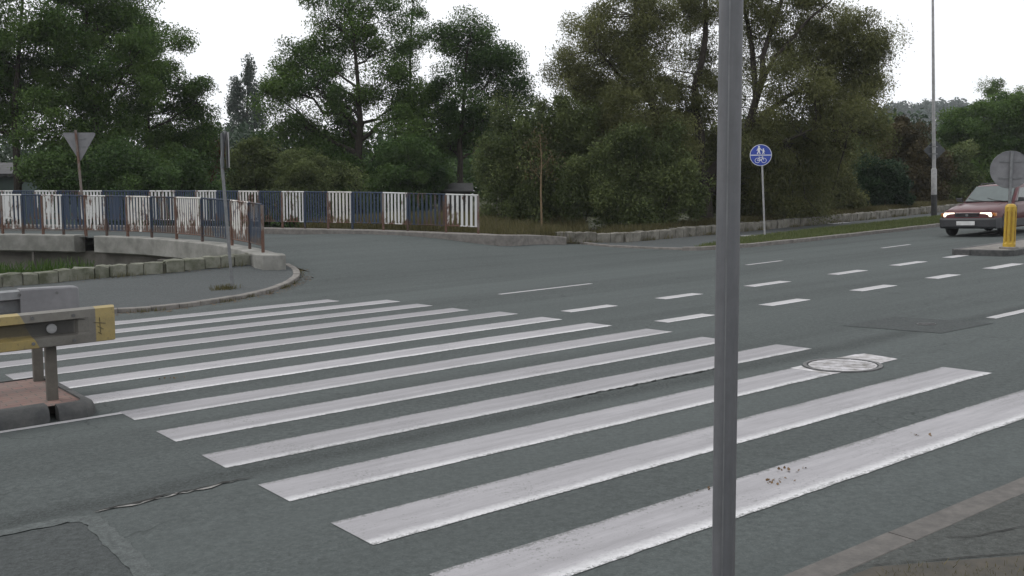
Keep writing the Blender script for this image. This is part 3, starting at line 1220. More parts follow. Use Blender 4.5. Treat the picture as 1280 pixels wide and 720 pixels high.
# ------------------------------------------------------------------ stone block walls
def stone_wall(name, label, line, h, th, mat, blk=(0.30, 0.52), lift=0.0):
    """one wall: mortar core and a run of rough blocks"""
    p0 = line[0]
    root = thing(name, label, 'stone wall', (p0.x, p0.y, ZG(p0.x, p0.y)))
    base = Vector(root.location)
    pts = resample(line, 0.05)
    acc = 0
    mb, core = MB(), MB()
    nn = normals2(pts)
    i = 0
    while i < len(pts) - 2:
        L = random.uniform(*blk)
        j = min(len(pts) - 1, i + max(2, int(L / 0.05)))
        a, b = pts[i], pts[j]
        n = nn[(i + j) // 2]
        t = (b - a).normalized()
        L = (b - a).length - 0.016
        c = (a + b) / 2
        hh = h * random.uniform(0.93, 1.05)
        o = random.uniform(-0.02, 0.02)
        zc = ZG(c.x, c.y) + lift
        # rough block: 3 x 2 x 2 grid pushed about
        rows = []
        for q in (-0.5, -0.17, 0.17, 0.5):
            e = 0.93 if abs(q) == 0.5 else 1.0
            ring = []
            for (w_, z_) in ((-0.5, -0.05), (-0.5, 0.93), (-0.44, 1.0), (0.0, 1.01), (0.44, 1.0), (0.5, 0.93), (0.5, -0.05)):
                zz = z_ * hh * (1 - (1 - e) * 0.35 * (z_ > 0.5)) + random.gauss(0, 0.009)
                ww = w_ * th * (0.5 + 0.5 * e) + o + random.gauss(0, 0.009)
                pp = c + t * q * L + n * ww
                ring.append((pp.x - base.x, pp.y - base.y, zc + zz - base.z))
            rows.append(ring)
        mb.loft(rows)
        i = j
    mb.build('blocks', mat, root, bevel=0.012)
    strip = [p for k, p in enumerate(pts) if k % 8 == 0] + [pts[-1]]
    nn = normals2(strip)
    rings = []
    for p, n in zip(strip, nn):
        rings.append([(p.x + n.x * a - base.x, p.y + n.y * a - base.y, ZG(p.x, p.y) + lift + z_ - base.z)
                      for a, z_ in ((-th * 0.4, -0.4), (-th * 0.4, h * 0.8), (th * 0.4, h * 0.8), (th * 0.4, -0.4))])
    core.loft(rings)
    core.build('mortar', M['mortar'], root)
    return root


stone_wall('stone_wall', 'low rough stone block wall edging the pavement below the bridge', wall_left, 0.25, 0.36, M['stone_moss'], lift=0.06)
wr = [Vector(G(694, 303).xy)] + wallr
stone_wall('stone_wall', 'long low stone block wall along the pavement under the willow', wr, 0.31, 0.34, M['stone'], lift=0.05)

# ------------------------------------------------------------------ bridge
broot = thing('road_bridge', 'grey concrete road bridge over the stream behind the left pavement', 'bridge',
              (rail_line[8].x, rail_line[8].y, ZG(rail_line[8].x, rail_line[8].y)))
bb = Vector(broot.location)


def dz(p):
    return max(ZG(p.x, p.y), 0.12) if p.x > -7 else ZG(p.x, p.y)


rl = smooth_line(rail_line, 1)


def deck_edge(a, b, name):
    pts = [p for p in rl if a <= p.x <= b]
    nn = normals2(pts)
    mb = MB()
    rings = []
    for p, n in zip(pts, nn):
        z0 = float(np.interp(p.x, [-14, -7.5, -5.7], [0.56, 0.48, 0.36]))
        rings.append([(p.x - n.x * q - bb.x, p.y - n.y * q - bb.y, z0 + h - bb.z) for q, h in
                      ((-0.25, -0.1), (-0.25, 0.03), (0.26, 0.03), (0.28, 0.01), (0.28, -0.42), (0.2, -0.46), (-0.25, -0.46))])
    mb.loft(rings)
    return mb.build(name, M['concrete'], broot, bevel=0.01)


deck_edge(-40, -11.93, 'edge_beam')
deck_edge(-11.9, -5.0, 'edge_beam')
mb = MB()
pa, pb = rail_line[0], rail_line[7]
tdir = (pb - pa).normalized()
for k in range(9):
    p = pa.lerp(pb, k / 8)
rings = []
for p in (rail_line[0], rail_line[2], rail_line[4], rail_line[6], rail_line[9]):
    n = Vector((0.1, 1)).normalized()
    rings.append([(p.x + n.x * q - bb.x, p.y + n.y * q - bb.y, 0.1 + h - bb.z) for q, h in ((0.25, 0.0), (0.25, -0.55), (0.6, -0.55), (0.6, 0.0))])
mb.loft(rings)
for k in range(7):
    p = rail_line[0].lerp(rail_line[7], k / 6)
    mb.box((p.x + 0.2 - bb.x, p.y + 0.22 - bb.y, -0.16 - bb.z), (0.06, 0.06, 0.5))
mb.build('girder', M['concrete_dark'], broot)
mb = MB()
mb.add(*(lambda A, B: ([(p.x - bb.x, p.y - bb.y, zz - bb.z) for p in A for zz in (-0.02,)] + [(p.x - bb.x, p.y - bb.y, 0.08 - bb.z) for p in A],
                       [tuple(range(len(A)))[::-1], tuple(range(len(A), 2 * len(A)))]))([rail_line[0] + Vector((0, .3)), rail_line[6] + Vector((0, .3)), rail_line[9] + Vector((0, .3)), fence_line[4], fence_line[0]], None))
mb.build('deck_slab', M['concrete_dark'], broot)
# abutment and wing wall under the curved end
mb = MB()
wing = [p for p in rl if p.x > -8.4]
nn = normals2(wing)
rings = []
for p, n in zip(wing, nn):
    z0 = float(np.interp(p.x, [-14, -7.5, -5.7], [0.56, 0.48, 0.36])) - 0.46
    rings.append([(p.x - n.x * q - bb.x, p.y - n.y * q - bb.y, h - bb.z) for q, h in ((-0.2, z0 + 0.01), (0.12, z0 + 0.01), (0.12, -1.6), (-0.2, -1.6))])
mb.loft(rings)
mb.box((rail_line[9].x - bb.x - 0.4, rail_line[9].y + 2.6 - bb.y, -0.95 - bb.z), (0.8, 5.0, 1.9))
mb.build('abutment', M['concrete_dark'], broot)
# rounded end of the parapet
mb = MB()
p = rail_line[-1]
zz = 0.36
ring0 = []
cpts = []
d = (rail_line[-1] - rail_line[-2]).normalized()
n = Vector((-d.y, d.x))
prof = [(-0.28, 0.25), (-0.28, -0.28), (0.25, -0.28), (0.55, -0.18), (0.72, 0.1), (0.66, 0.3), (0.3, 0.36)]
vs1 = []
for h in (-0.5, 0.0, 0.03):
    s_ = 0.97 if h == 0.03 else 1.0
    vs1.append([((p + d * (a * s_ - 0.02) + n * b * s_).x - bb.x, (p + d * (a * s_ - 0.02) + n * b * s_).y - bb.y, zz - 0.004 + h * 0.9 - bb.z) for a, b in prof])
mb.loft(vs1)
mb.build('parapet_end', M['concrete'], broot, bevel=0.01)


# ------------------------------------------------------------------ railings of white and blue bar panels
def railing(name, label, line, zf, panels, gap_bottom=0.16, h=RAIL_H, posts=True):
    root = thing(name, label, 'railing', (line[0].x, line[0].y, zf(line[0])))
    pts = resample(line, 0.02)
    tot = [0]
    for a, b in zip(pts[:-1], pts[1:]):
        tot.append(tot[-1] + (b - a).length)

    def P(s):
        s = min(max(s, 0), tot[-1])
        i = int(np.searchsorted(tot, s))
        i = min(max(i, 1), len(pts) - 1)
        t = (s - tot[i - 1]) / max(1e-6, tot[i] - tot[i - 1])
        return pts[i - 1].lerp(pts[i], t)
    base = Vector(root.location)
    for (a, b, kind, nb) in panels:
        mb = MB()
        pa, pb = P(a), P(b)
        o = Vector((pa.x, pa.y, zf(pa)))
        if (b - a) > 2.5 and nb == 0:
            mb.tube([(P(a + (b - a) * i / 8).x - o.x, P(a + (b - a) * i / 8).y - o.y, zf(P(a + (b - a) * i / 8)) + h - o.z) for i in range(9)], 0.022, 6)
            mb.build('top_rail', M['dark_bar'], root, loc=o - base)
            continue
        za, zb = zf(pa) - o.z, zf(pb) - o.z
        q = pb - pa
        ang = math.atan2(q.y, q.x)
        rot = Matrix.Rotation(ang, 3, 'Z')
        L = q.length
        for zz, t in ((h, 0.045), (gap_bottom, 0.035)):
            mb.tube([(0.0, 0, za + zz), (q.x, q.y, zb + zz)], t / 2, 6)
        for i in range(nb):
            s = (i + 0.5) / nb
            w_ = 0.50 * L / nb if kind != 'blue' else 0.52 * L / nb
            mb.box((q.x * s, q.y * s, (za + zb) / 2 + (h + gap_bottom) / 2), (w_, 0.012, h - gap_bottom), rot)
        mat = {'white': 'white_bar', 'rust': 'white_rust', 'blue': 'blue_bar', 'dark': 'dark_bar', 'open': 'dark_bar'}[kind]
        lab = {'white': 'white barred panel', 'rust': 'rust streaked white barred panel', 'blue': 'blue barred panel', 'dark': 'dark barred panel', 'open': 'dark rusted open barred panel'}[kind]
        ob = mb.build('panel', M[mat], root, loc=o - base)
        ob['label'] = lab
        if posts:
            pm_ = MB()
            pm_.box((0, 0, h / 2 - 0.03), (0.055, 0.055, h + 0.02), rot)
            pm_.build('post', M['post_rust'] if kind in ('white', 'rust') else M['dark_bar'], root, loc=o - base + Vector((0.0, 0, 0)))
    pe = P(panels[-1][1])
    pm_ = MB()
    pm_.box((0, 0, h / 2 - 0.06), (0.06, 0.06, h + 0.1))
    pm_.build('post', M['post_rust'], root, loc=Vector((pe.x, pe.y, zf(pe))) - base)
    return root


def arc(line):
    t = 0
    for a, b in zip(line[:-1], line[1:]):
        t += (b - a).length
    return t


def s_at_px(line, px):
    """arc length where the line passes photograph column px"""
    acc = 0
    for a, b in zip(line[:-1], line[1:]):
        xa, xb = 640 + F * a.x / a.y, 640 + F * b.x / b.y
        if xa <= px <= xb:
            return acc + (b - a).length * (px - xa) / (xb - xa)
        acc += (b - a).length
    return acc


def rail_z(p):
    return float(np.interp(p.x, [-14, -7.5, -5.7], [0.56, 0.48, 0.36])) + 0.03


rls = smooth_line(rail_line, 2)
ed = list(range(-620, -120, 25)) + [-120, -95, -70, -46, -21, 4, 29.5, 54.5, 80, 108, 134, 160, 190, 221, 253, 290, 312, 328.5]
kinds = ['white', 'blue'] * 10 + ['white', 'blue', 'white', 'blue', 'blue', 'white', 'blue', 'white', 'blue', 'white', 'blue', 'rust', 'open', 'rust', 'dark', 'rust', 'dark']
# widen alternation as seen: white 4-29, blue 29-54, white 54-80, blue 80-107, white, blue, rusty white, open, white, dark, white, dark
pn = []
for (a, b), kd in zip(zip(ed[:-1], ed[1:]), kinds):
    sa, sb = s_at_px(rls, a), s_at_px(rls, b)
    pn.append((sa, sb, kd, max(5, int(round((sb - sa) / 0.115)))))
railing('bridge_railing', 'white and blue barred railing on the near edge of the bridge', rls, rail_z, pn)


def fence_z(p):
    return float(np.interp(p.x, [-9, -4, -0.8, 0.2], [0.69, 0.65, 0.57, 0.52]))


fl = fence_line
ed = list(range(-624, -120, 28)) + [-120, -92, -64, -36, -8, 20, 48, 76, 104, 132, 165, 190, 222, 248, 274, 301, 326, 354, 382, 411, 441, 480, 510, 558, 598]
kinds = ['white', 'blue'] * 9 + ['white', 'blue'] * 5 + ['blue', 'white', 'blue', 'white', 'blue', 'rust', 'blue', 'white', 'blue', 'rust', 'blue', 'white', 'open', 'white']
pn = []
for (a, b), kd in zip(zip(ed[:-1], ed[1:]), kinds):
    sa, sb = s_at_px(fl, a), s_at_px(fl, b)
    if kd == 'open':
        pn.append((sa, sb, kd, 9))
    else:
        pn.append((sa, sb, kd, 7 if kd != 'blue' else 9))
railing('roadside_railing', 'white and blue barred railing on the far kerb of the side road', fl, fence_z, pn, gap_bottom=0.2)

# concrete edge the far railing stands on
mb = MB()
fk = resample(smooth_line(fence_line + [Vector(G(660, 303.5).xy), Vector(G(700, 304.5).xy)], 2), 0.4)
nn = normals2(fk)
rings = []
for i, (p, n) in enumerate(zip(fk, nn)):
    zz = ZG(p.x, p.y)
    t = max(0.0, min(1.0, (p.x - 0.0) / 2.2))
    top = (1 - t) * (fence_z(p)) + t * (zz + 0.16)
    rings.append([(p.x - n.x * q, p.y - n.y * q, h) for q, h in ((-0.25, zz - 0.4), (-0.25, top), (0.3, top), (0.32, top - 0.02), (0.32, zz - 0.4))])
mb.loft(rings)
tag(mb.build('far_kerb', M['kerb']), kind='structure')

# ------------------------------------------------------------------ left traffic island and guard rails
def island(name, poly_uv, h, kmat, top_mat, kw=0.17):
    P_ = [Vector(W(u, v)) for u, v in poly_uv]
    sheet(name, [(p.x, p.y) for p in P_], h - 0.012, top_mat, 0.6)
    return P_


island('island_paving', [(-0.25, 4.6), (-0.22, 6.2), (-40, 6.2), (-40, 4.6)], 0.13, None, M['brick'])


def round_kerb(name, line_uv, h, w, mat, stone):
    pts = resample([Vector(W(u, v)) for u, v in line_uv], 0.1)
    mb = MB()
    per = int(stone / 0.1)
    i = 0
    while i < len(pts) - 1:
        seg = [Vector(p) for p in pts[i:i + per + 1]]
        if len(seg) < 2:
            break
        d = (seg[1] - seg[0]).normalized()
        seg[0] += d * 0.012
        d = (seg[-1] - seg[-2]).normalized()
        seg[-1] -= d * 0.012
        strip_profile(mb, seg, [(0, -0.1), (0, h * 0.45), (0.02, h * 0.75), (0.06, h * 0.95), (0.10, h), (w, h), (w, -0.1)])
        i += per
    o = mb.build(name, mat, smooth=True)
    o['kind'] = 'structure'
    return o


round_kerb('island_kerb', [(-0.55, 4.45), (-40, 4.45)][::-1], 0.14, 0.2, M['kerb_black'], 0.9)
round_kerb('island_kerb', [(-0.5, 4.45), (-0.26, 4.46), (-0.17, 4.56), (-0.14, 4.7), (-0.14, 6.2), (-0.3, 6.32), (-40, 6.32)], 0.132, 0.12, M['kerb_black'], 0.9)


def guard_rail(name, label, u_end, v, post_us, zc, mats, cover_len, length=30.0, reflect=True):
    x0, y0 = W(post_us[0], v)
    z0 = ZG(x0, y0)
    root = thing(name, label, 'guard rail', (x0, y0, z0), TH)
    # local x along the road, local -y faces the camera
    def Z(xl):
        xw, yw = x0 + xl * EX, y0 + xl * EY
        return ZG(xw, yw) - z0
    sec = [(0.155, 0.0), (0.160, -0.03), (0.145, -0.092), (0.075, -0.098), (0.052, -0.01), (-0.052, -0.01), (-0.075, -0.098), (-0.145, -0.092), (-0.160, -0.03), (-0.155, 0.0)]
    end = u_end - post_us[0]
    mb = MB()
    rings, dist = [], []
    xs = [end, end - 0.02, end - 0.24, end - 0.32, end - 0.34] + [end - 0.4 - 0.5 * i for i in range(int(length / 0.5))]
    for xl in xs:
        dd = end - xl
        t = min(1.0, max(0.0, (dd - 0.30) / 0.05))
        r = []
        for zz, yy in sec:
            mid = abs(zz) < 0.06
            y2 = yy if not mid else (-0.098 * (1 - t) + yy * t)
            if dd < 0.01:
                y2 = yy * 0.2 if not mid else -0.02
            k = 0.96 if dd < 0.01 else 1.0
            r.append((xl, y2, zc + Z(xl) + zz * k))
        rings.append(r)
        dist.append(dd)
    n = len(sec)
    # a sheet with thickness: inner skin 4 mm behind
    rr = []
    for r in rings:
        rr.append(r + [(p[0], p[1] + 0.006, p[2]) for p in r[::-1]])
    mb.loft(rr)
    ob = mb.build('beam', mats[0], root)
    lay = ob.data.uv_layers.new(name='UVMap')
    for p in ob.data.polygons:
        for li, vi in zip(p.loop_indices, p.vertices):
            c = ob.data.vertices[vi].co
            lay.data[li].uv = (end - c.x, c.z - zc)
    for pu in post_us:
        xl = pu - post_us[0]
        pmb = MB()
        # rolled steel post: a channel
        hh = zc + 0.05
        zz = Z(xl)
        pmb.box((xl, 0.03, hh / 2 + zz), (0.085, 0.012, hh + 0.1))
        pmb.box((xl - 0.04, 0.06, hh / 2 + zz), (0.01, 0.06, hh + 0.1))
        pmb.box((xl + 0.04, 0.06, hh / 2 + zz), (0.01, 0.06, hh + 0.1))
        pmb.build('post', mats[1], root, bevel=0.003)
        if reflect:
            bmb = MB()
            bmb.tube([(xl, -0.009, zc + zz), (xl, -0.034, zc + zz), (xl, -0.042, zc + zz)], [0.042, 0.042, 0.02], 14)
            bmb.build('bolt_head', M['galv_light'], root)
        for bx in (-0.30, 0.30):
            for bz in (0.11, -0.11):
                bmb = MB()
                bmb.tube([(xl + bx * 0.55, -0.085, zc + zz + bz), (xl + bx * 0.55, -0.108, zc + zz + bz)], 0.015, 8)
                bmb.build('bolt', M['iron'], root)
    return root


M['rail_post'] = mat_basic('weathered post', (0.115, 0.105, 0.09), (0.075, 0.068, 0.06), 6, 0.8)
g1 = guard_rail('guard_rail', 'grey crash barrier with yellow stripes and yellow tip, nearer of two on the island', 0.09, 4.83, [-0.44, -4.44, -8.44, -12.44], 0.758, (M['rail_paint'], M['rail_post']), 0, 30)
# pen scrawl on the yellow tip
mb = MB()
for (a, b) in (((0.10, 0.02), (0.20, 0.035)), ((0.15, 0.075), (0.145, -0.06)), ((0.12, -0.03), (0.17, 0.0)), ((0.165, -0.055), (0.135, -0.075))):
    q = 0.09 + 0.44
    mb.tube([(q - a[0], -0.101, 0.758 + a[1]), (q - b[0], -0.101, 0.758 + b[1])], 0.003, 5)
mb.build('scrawl', M['graffiti'], g1)
g2 = guard_rail('guard_rail', 'plain grey crash barrier with pale boxed end, farther of two on the island', 0.0, 5.97, [-0.31, -4.31, -8.31, -12.31], 0.875, (M['galv'], M['rail_post']), 0, 30, reflect=False)
mb = MB()
ring = []
for xl, s_ in ((-0.16, 1.0), (0.30, 1.0), (0.35, 0.97), (0.365, 0.9)):
    ring.append([(xl, y_ * 1.0, 0.875 + z_ * s_) for y_, z_ in ((-0.106, -0.15), (-0.106, 0.15), (-0.095, 0.165), (0.03, 0.165), (0.03, -0.165), (-0.095, -0.165))])
mb.loft(ring)
mb.build('end_cover', M['sign_back'], g2, bevel=0.004)


# ------------------------------------------------------------------ right traffic island, bollard and round sign
sheet('island_top', [W(u, v + float(bend(u))) for u, v in ([(19.25, 5.72), (19.25, 6.9)] + [(u, 6.9) for u in range(21, 71, 2)] + [(u, 5.7) for u in range(70, 20, -2)])], 0.12, M['kerb'], 1.5)
il = [W(70, 5.6 + float(bend(70)))] + [W(u, 5.6 + float(bend(u))) for u in range(68, 20, -2)] + \
     [W(u, v + float(bend(u))) for u, v in ((19.3, 5.6), (19.1, 5.75), (19.1, 6.85), (19.3, 7.0))] + [W(u, 7.0 + float(bend(u))) for u in range(21, 71, 2)]
kerb('bollard_island_kerb', [Vector(p) for p in il][::-1], 0.17, 0.13, M['kerb_black'], 0.4, 1.0)

b0 = at(1261, 312, 22.2)
bx, by = b0.x, b0.y
bz = ZG(bx, by) + 0.12
BS = 0.84
bo = thing('traffic_bollard', 'yellow ribbed plastic bollard on the island in front of the red car', 'bollard', (bx, by, bz), 0.35)
mb = MB()
prof = [(0.0, 0.155), (0.5, 0.15), (0.86, 0.148), (0.93, 0.138), (0.975, 0.11), (0.995, 0.06)]
n = 28
rings = []
for h, r in prof:
    ring = []
    for i in range(n):
        a = 2 * PI * i / n
        rr = r * (1.0 if (i // 2) % 2 == 0 or h > 0.9 or h < 0.04 else 0.86)
        ring.append((rr * math.cos(a), rr * math.sin(a), h))
    rings.append(ring)
rings.insert(1, [(0.155 * math.cos(2 * PI * i / n), 0.155 * math.sin(2 * PI * i / n), 0.10) for i in range(n)])
rings.insert(2, [((0.152 if (i // 2) % 2 == 0 else 0.128) * math.cos(2 * PI * i / n), (0.152 if (i // 2) % 2 == 0 else 0.128) * math.sin(2 * PI * i / n), 0.14) for i in range(n)])
mb.loft(rings)
mb.build('body', M['yellow'], bo)
mb = MB()
for i in range(7):
    a = 2 * PI * (i * 4 + 2.5) / n
    mb.box((0.134 * math.cos(a), 0.134 * math.sin(a), 0.5), (0.012, 0.026, 0.66), Matrix.Rotation(a, 3, 'Z'))
mb.build('grooves', M['yellow_dark'], bo)
mb = MB()
mb.tube([(0, 0, -0.02), (0, 0, 0.03), (0, 0, 0.04)], [0.24, 0.24, 0.2], 20)
mb.build('base_plate', M['kerb'], bo)
bo.scale = (BS, BS, 1.0)


def disc(mb, c, r, th, axis, n=32, lip=0.0):
    """disc facing along axis"""
    axis = Vector(axis).normalized()
    a = axis.cross(Vector((0, 0, 1))).normalized()
    b = a.cross(axis)
    c = Vector(c)
    rings = []
    for t in (0, th):
        rings.append([c + axis * t + (a * math.cos(2 * PI * i / n) + b * math.sin(2 * PI * i / n)) * r for i in range(n)])
    mb.loft(rings)


def pole_sign(name, label, cat, foot, top_z, r, mat, lean=(0, 0)):
    root = thing(name, label, cat, foot)
    mb = MB()
    mb.tube([(0, 0, -0.15), (0, 0, 0.0), (lean[0] * 0.5, lean[1] * 0.5, top_z * 0.5), (lean[0], lean[1], top_z)], r, 12)
    mb.build('post', mat, root, smooth=True)
    return root


# round sign seen from behind
ps = at(1259, 315, 24.2)
fz = ZG(ps.x, ps.y) + 0.11
sg = pole_sign('round_sign', 'grey back of a round road sign on the island beside the bollard', 'road sign', (ps.x, ps.y, fz), 2.2, 0.035, M['galv'])
cz = at(1258, 212, 24.2).z - fz
face_dir = Vector((0.25, 1, 0)).normalized()
mb = MB()
disc(mb, (0, 0.05, cz), 0.45, 0.02, face_dir, 40)
mb.build('plate', M['sign_back'], sg)
mb = MB()
a = face_dir.cross(Vector((0, 0, 1))).normalized()
ring = []
for i in range(41):
    w_ = 2 * PI * i / 40
    ring.append(Vector((0, 0.05, cz)) + a * 0.445 * math.cos(w_) + Vector((0, 0, 0.445 * math.sin(w_))))
mb.tube(ring, 0.012, 6, cap=False)
for dz_ in (-0.2, 0.2):
    mb.box((0, 0.04, cz + dz_), (0.5, 0.02, 0.035), Matrix.Rotation(-0.24, 3, 'Z'))
mb.build('rim', M['galv'], sg)

# ------------------------------------------------------------------ blue shared path sign
pb_ = G(956, 296.5, 0.055)
bs = pole_sign('path_sign', 'round blue shared path sign with white walkers over a bicycle', 'road sign', (pb_.x, pb_.y, ZG(pb_.x, pb_.y) + 0.055), 2.75, 0.03, M['galv_light'], lean=(-0.17, 0))
fzb = bs.location.z
cen = at(950.5, 194, pb_.y) - Vector(bs.location)
fd = Vector((-0.22, -1, 0)).normalized()
c0 = Vector((cen.x, -0.045, cen.z))
mb = MB()
disc(mb, c0, 0.335, 0.012, -fd, 40)
mb.build('rim', M['sign_white'], bs)
mb = MB()
disc(mb, c0 + fd * 0.004, 0.318, 0.008, -fd, 40)
mb.build('plate', M['sign_blue'], bs)
sa = Vector((0, 0, 1)).cross(fd).normalized()
if sa.x < 0:
    sa = -sa


def onface(a, b, t):
    return c0 + sa * a + Vector((0, 0, b)) + fd * (0.006 + t)


mb = MB()
mb.prism([(-0.315, -0.012), (0.315, -0.012), (0.315, 0.014), (-0.315, 0.014)], onface, 0.004)


def dot(cx, cy, r):
    mb.prism([(cx + r * math.cos(2 * PI * i / 14), cy + r * math.sin(2 * PI * i / 14)) for i in range(14)], onface, 0.004)


def bar(x1, y1, x2, y2, w):
    d = Vector((x2 - x1, y2 - y1)).normalized() * w / 2
    n_ = Vector((-d.y, d.x))
    mb.prism([(x1 - n_.x, y1 - n_.y), (x2 - n_.x, y2 - n_.y), (x2 + n_.x, y2 + n_.y), (x1 + n_.x, y1 + n_.y)], onface, 0.004 + random.random() * 0.001)


# adult holding a child's hand
dot(-0.06, 0.262, 0.028)
bar(-0.06, 0.235, -0.06, 0.13, 0.06)
bar(-0.055, 0.14, -0.02, 0.035, 0.03)
bar(-0.065, 0.14, -0.105, 0.035, 0.03)
bar(-0.04, 0.22, 0.03, 0.15, 0.02)
bar(-0.08, 0.22, -0.12, 0.14, 0.02)
dot(0.075, 0.185, 0.022)
bar(0.075, 0.16, 0.075, 0.095, 0.045)
bar(0.08, 0.1, 0.105, 0.035, 0.022)
bar(0.07, 0.1, 0.05, 0.035, 0.022)
bar(0.06, 0.15, 0.025, 0.155, 0.016)
bar(0.09, 0.15, 0.12, 0.105, 0.016)
for wx in (-0.1, 0.1):
    for i in range(18):
        a1, a2 = 2 * PI * i / 18, 2 * PI * (i + 1) / 18
        bar(wx + 0.072 * math.cos(a1), -0.165 + 0.072 * math.sin(a1), wx + 0.072 * math.cos(a2), -0.165 + 0.072 * math.sin(a2), 0.014)
for s_ in ((-0.1, -0.165, -0.045, -0.075), (-0.045, -0.075, 0.06, -0.075), (0.1, -0.165, 0.055, -0.045), (-0.045, -0.075, 0.005, -0.165), (0.005, -0.165, -0.1, -0.165),
           (0.005, -0.165, 0.06, -0.085), (0.03, -0.045, 0.075, -0.045), (-0.07, -0.055, -0.025, -0.055)):
    bar(*s_, 0.014)
mb.build('symbols', M['sign_white'], bs)

# ------------------------------------------------------------------ street lamp with a diamond sign on it
pl = G(1167.5, 273)
lz = ZG(pl.x, pl.y) + 0.05
lp = thing('street_lamp', 'tall pale grey street lamp post with a black foot on the grass verge', 'street lamp', (pl.x, pl.y, lz))
mb = MB()
mb.tube([(0.01, 0, -0.2), (-0.04, 0, 0.95)], 0.12, 16)
mb.build('foot', M['black'], lp, smooth=True)
mb = MB()
mb.tube([(-0.04, 0, 0.95), (-0.085, 0, 2.0), (-0.088, 0, 2.06)], [0.112, 0.112, 0.076], 16)
mb.tube([(-0.088, 0, 2.06), (-0.5, 0, 10.5)], [0.076, 0.042], 14)
mb.build('pole', M['galv_light'], lp, smooth=True)
mb = MB()
mb.tube([(-0.5, 0, 10.45), (-0.6, -0.3, 10.75), (-0.9, -1.0, 10.85), (-1.2, -1.35, 10.85)], [0.045, 0.04, 0.035, 0.035], 10)
mb.build('arm', M['galv_light'], lp, smooth=True)
mb = MB()
mb.loft([[(-1.2 - 0.55 * t + a * 0.7, -1.35 - 0.6 * t - a * 0.7, 10.85 + b) for a, b in ((-w_, -0.05), (w_, -0.05), (w_ * 0.8, 0.06), (-w_ * 0.8, 0.06))] for t, w_ in ((0, 0.08), (0.4, 0.16), (1.0, 0.12))])
mb.build('lamp_head', M['galv'], lp)
dsz = at(1170, 188, pl.y + 0.15).z - lz
ds = thing('diamond_sign', 'dark back of a small diamond sign on the street lamp post', 'road sign', (pl.x - 0.04 * dsz, pl.y, lz + dsz))
mb = MB()
s_ = 0.46
mb.loft([[(0.06 + a * s_, t, b * s_) for a, b in ((-1, 0), (-0.93, -0.07), (-0.07, -0.93), (0, -1), (0.07, -0.93), (0.93, -0.07), (1, 0), (0.93, 0.07), (0.07, 0.93), (0, 1), (-0.07, 0.93), (-0.93, 0.07))] for t in (0.10, 0.125)])
mb.build('plate', M['sign_back_dark'], ds)
for q in (-0.15, 0.15):
    mb = MB()
    mb.box((0.0, 0.094, q), (0.4, 0.012, 0.04))
    mb.tube([(0, 0, q - 0.02), (0, 0, q + 0.02)], 0.092, 14)
    mb.build('clamp', M['galv'], ds)

# ------------------------------------------------------------------ yield sign seen from behind, on the bridge
py_ = at(107, 294, 28.35)
yz = 0.56
ys = pole_sign('yield_sign', 'grey back of a triangular yield sign on a rusty post behind the bridge railing', 'road sign', (py_.x, py_.y, yz), 2.95, 0.035, M['post_rust'], lean=(-0.16, 0))
k = 28.3 / F
t0 = at(97, 167, 28.3) - Vector(ys.location)
mb = MB()
tri = [(-20, 0), (-19, 1.5), (18.4, 1.5), (20, 0), (19.5, -2.0), (1.2, -32.5), (-0.6, -33), (-1.8, -32), (-19.8, -1.6)]
mb.prism([(a * k, b * k) for a, b in tri], lambda a, b, t: Vector((t0.x + a, 0.04 + t, t0.z + b)), 0.02)
mb.build('plate', M['sign_back'], ys)
for b in (-6, -16):
    mb = MB()
    mb.box((t0.x + 0.02, 0.032, t0.z + b * k), (0.3, 0.012, 0.03))
    mb.build('bracket', M['galv'], ys)

# ------------------------------------------------------------------ crossing sign seen edge-on, on the corner pavement
pc = G(290.5, 361, 0.062)
cz0 = ZG(pc.x, pc.y) + 0.062
cs = pole_sign('crossing_sign', 'grey sign post on the left corner pavement with two plates seen edge-on', 'road sign', (pc.x, pc.y, cz0), 2.55, 0.032, M['galv'], lean=(-0.14, 0))
top = at(280.5, 164, pc.y) - Vector(cs.location)
mb = MB()
mb.tube([(-0.14, 0, 2.5), (top.x + 0.02, 0, top.z)], 0.03, 10)
mb.build('post', M['galv'], cs, smooth=True)
ra = Matrix.Rotation(R(111), 3, 'Z')
for off, mt in ((-0.05, 'sign_back_dark'), (0.05, 'galv_light')):
    mb = MB()
    mb.box((top.x + off * 1.0, off * 0.2, top.z - 0.37), (0.5, 0.02, 0.68), ra)
    o = mb.build('plate', M[mt], cs, bevel=0.006)

# ------------------------------------------------------------------ big galvanised post right in front of the camera
d0 = 3.15
pt, pbm = at(914, 0, d0), at(904, 720, d0)
dirv = (pt - pbm) / (pt.z - pbm.z)
zf0 = ZG(pbm.x, d0) + 0.02
foot = pbm + dirv * (zf0 - pbm.z)
np_ = thing('sign_post', 'thick grey galvanised steel post close to the camera on the near pavement', 'post', foot)
mb = MB()
mb.tube([dirv * (-0.1), dirv * 1.0, dirv * 2.0, dirv * 3.3], 0.0372, 40)
M['post_near'] = None


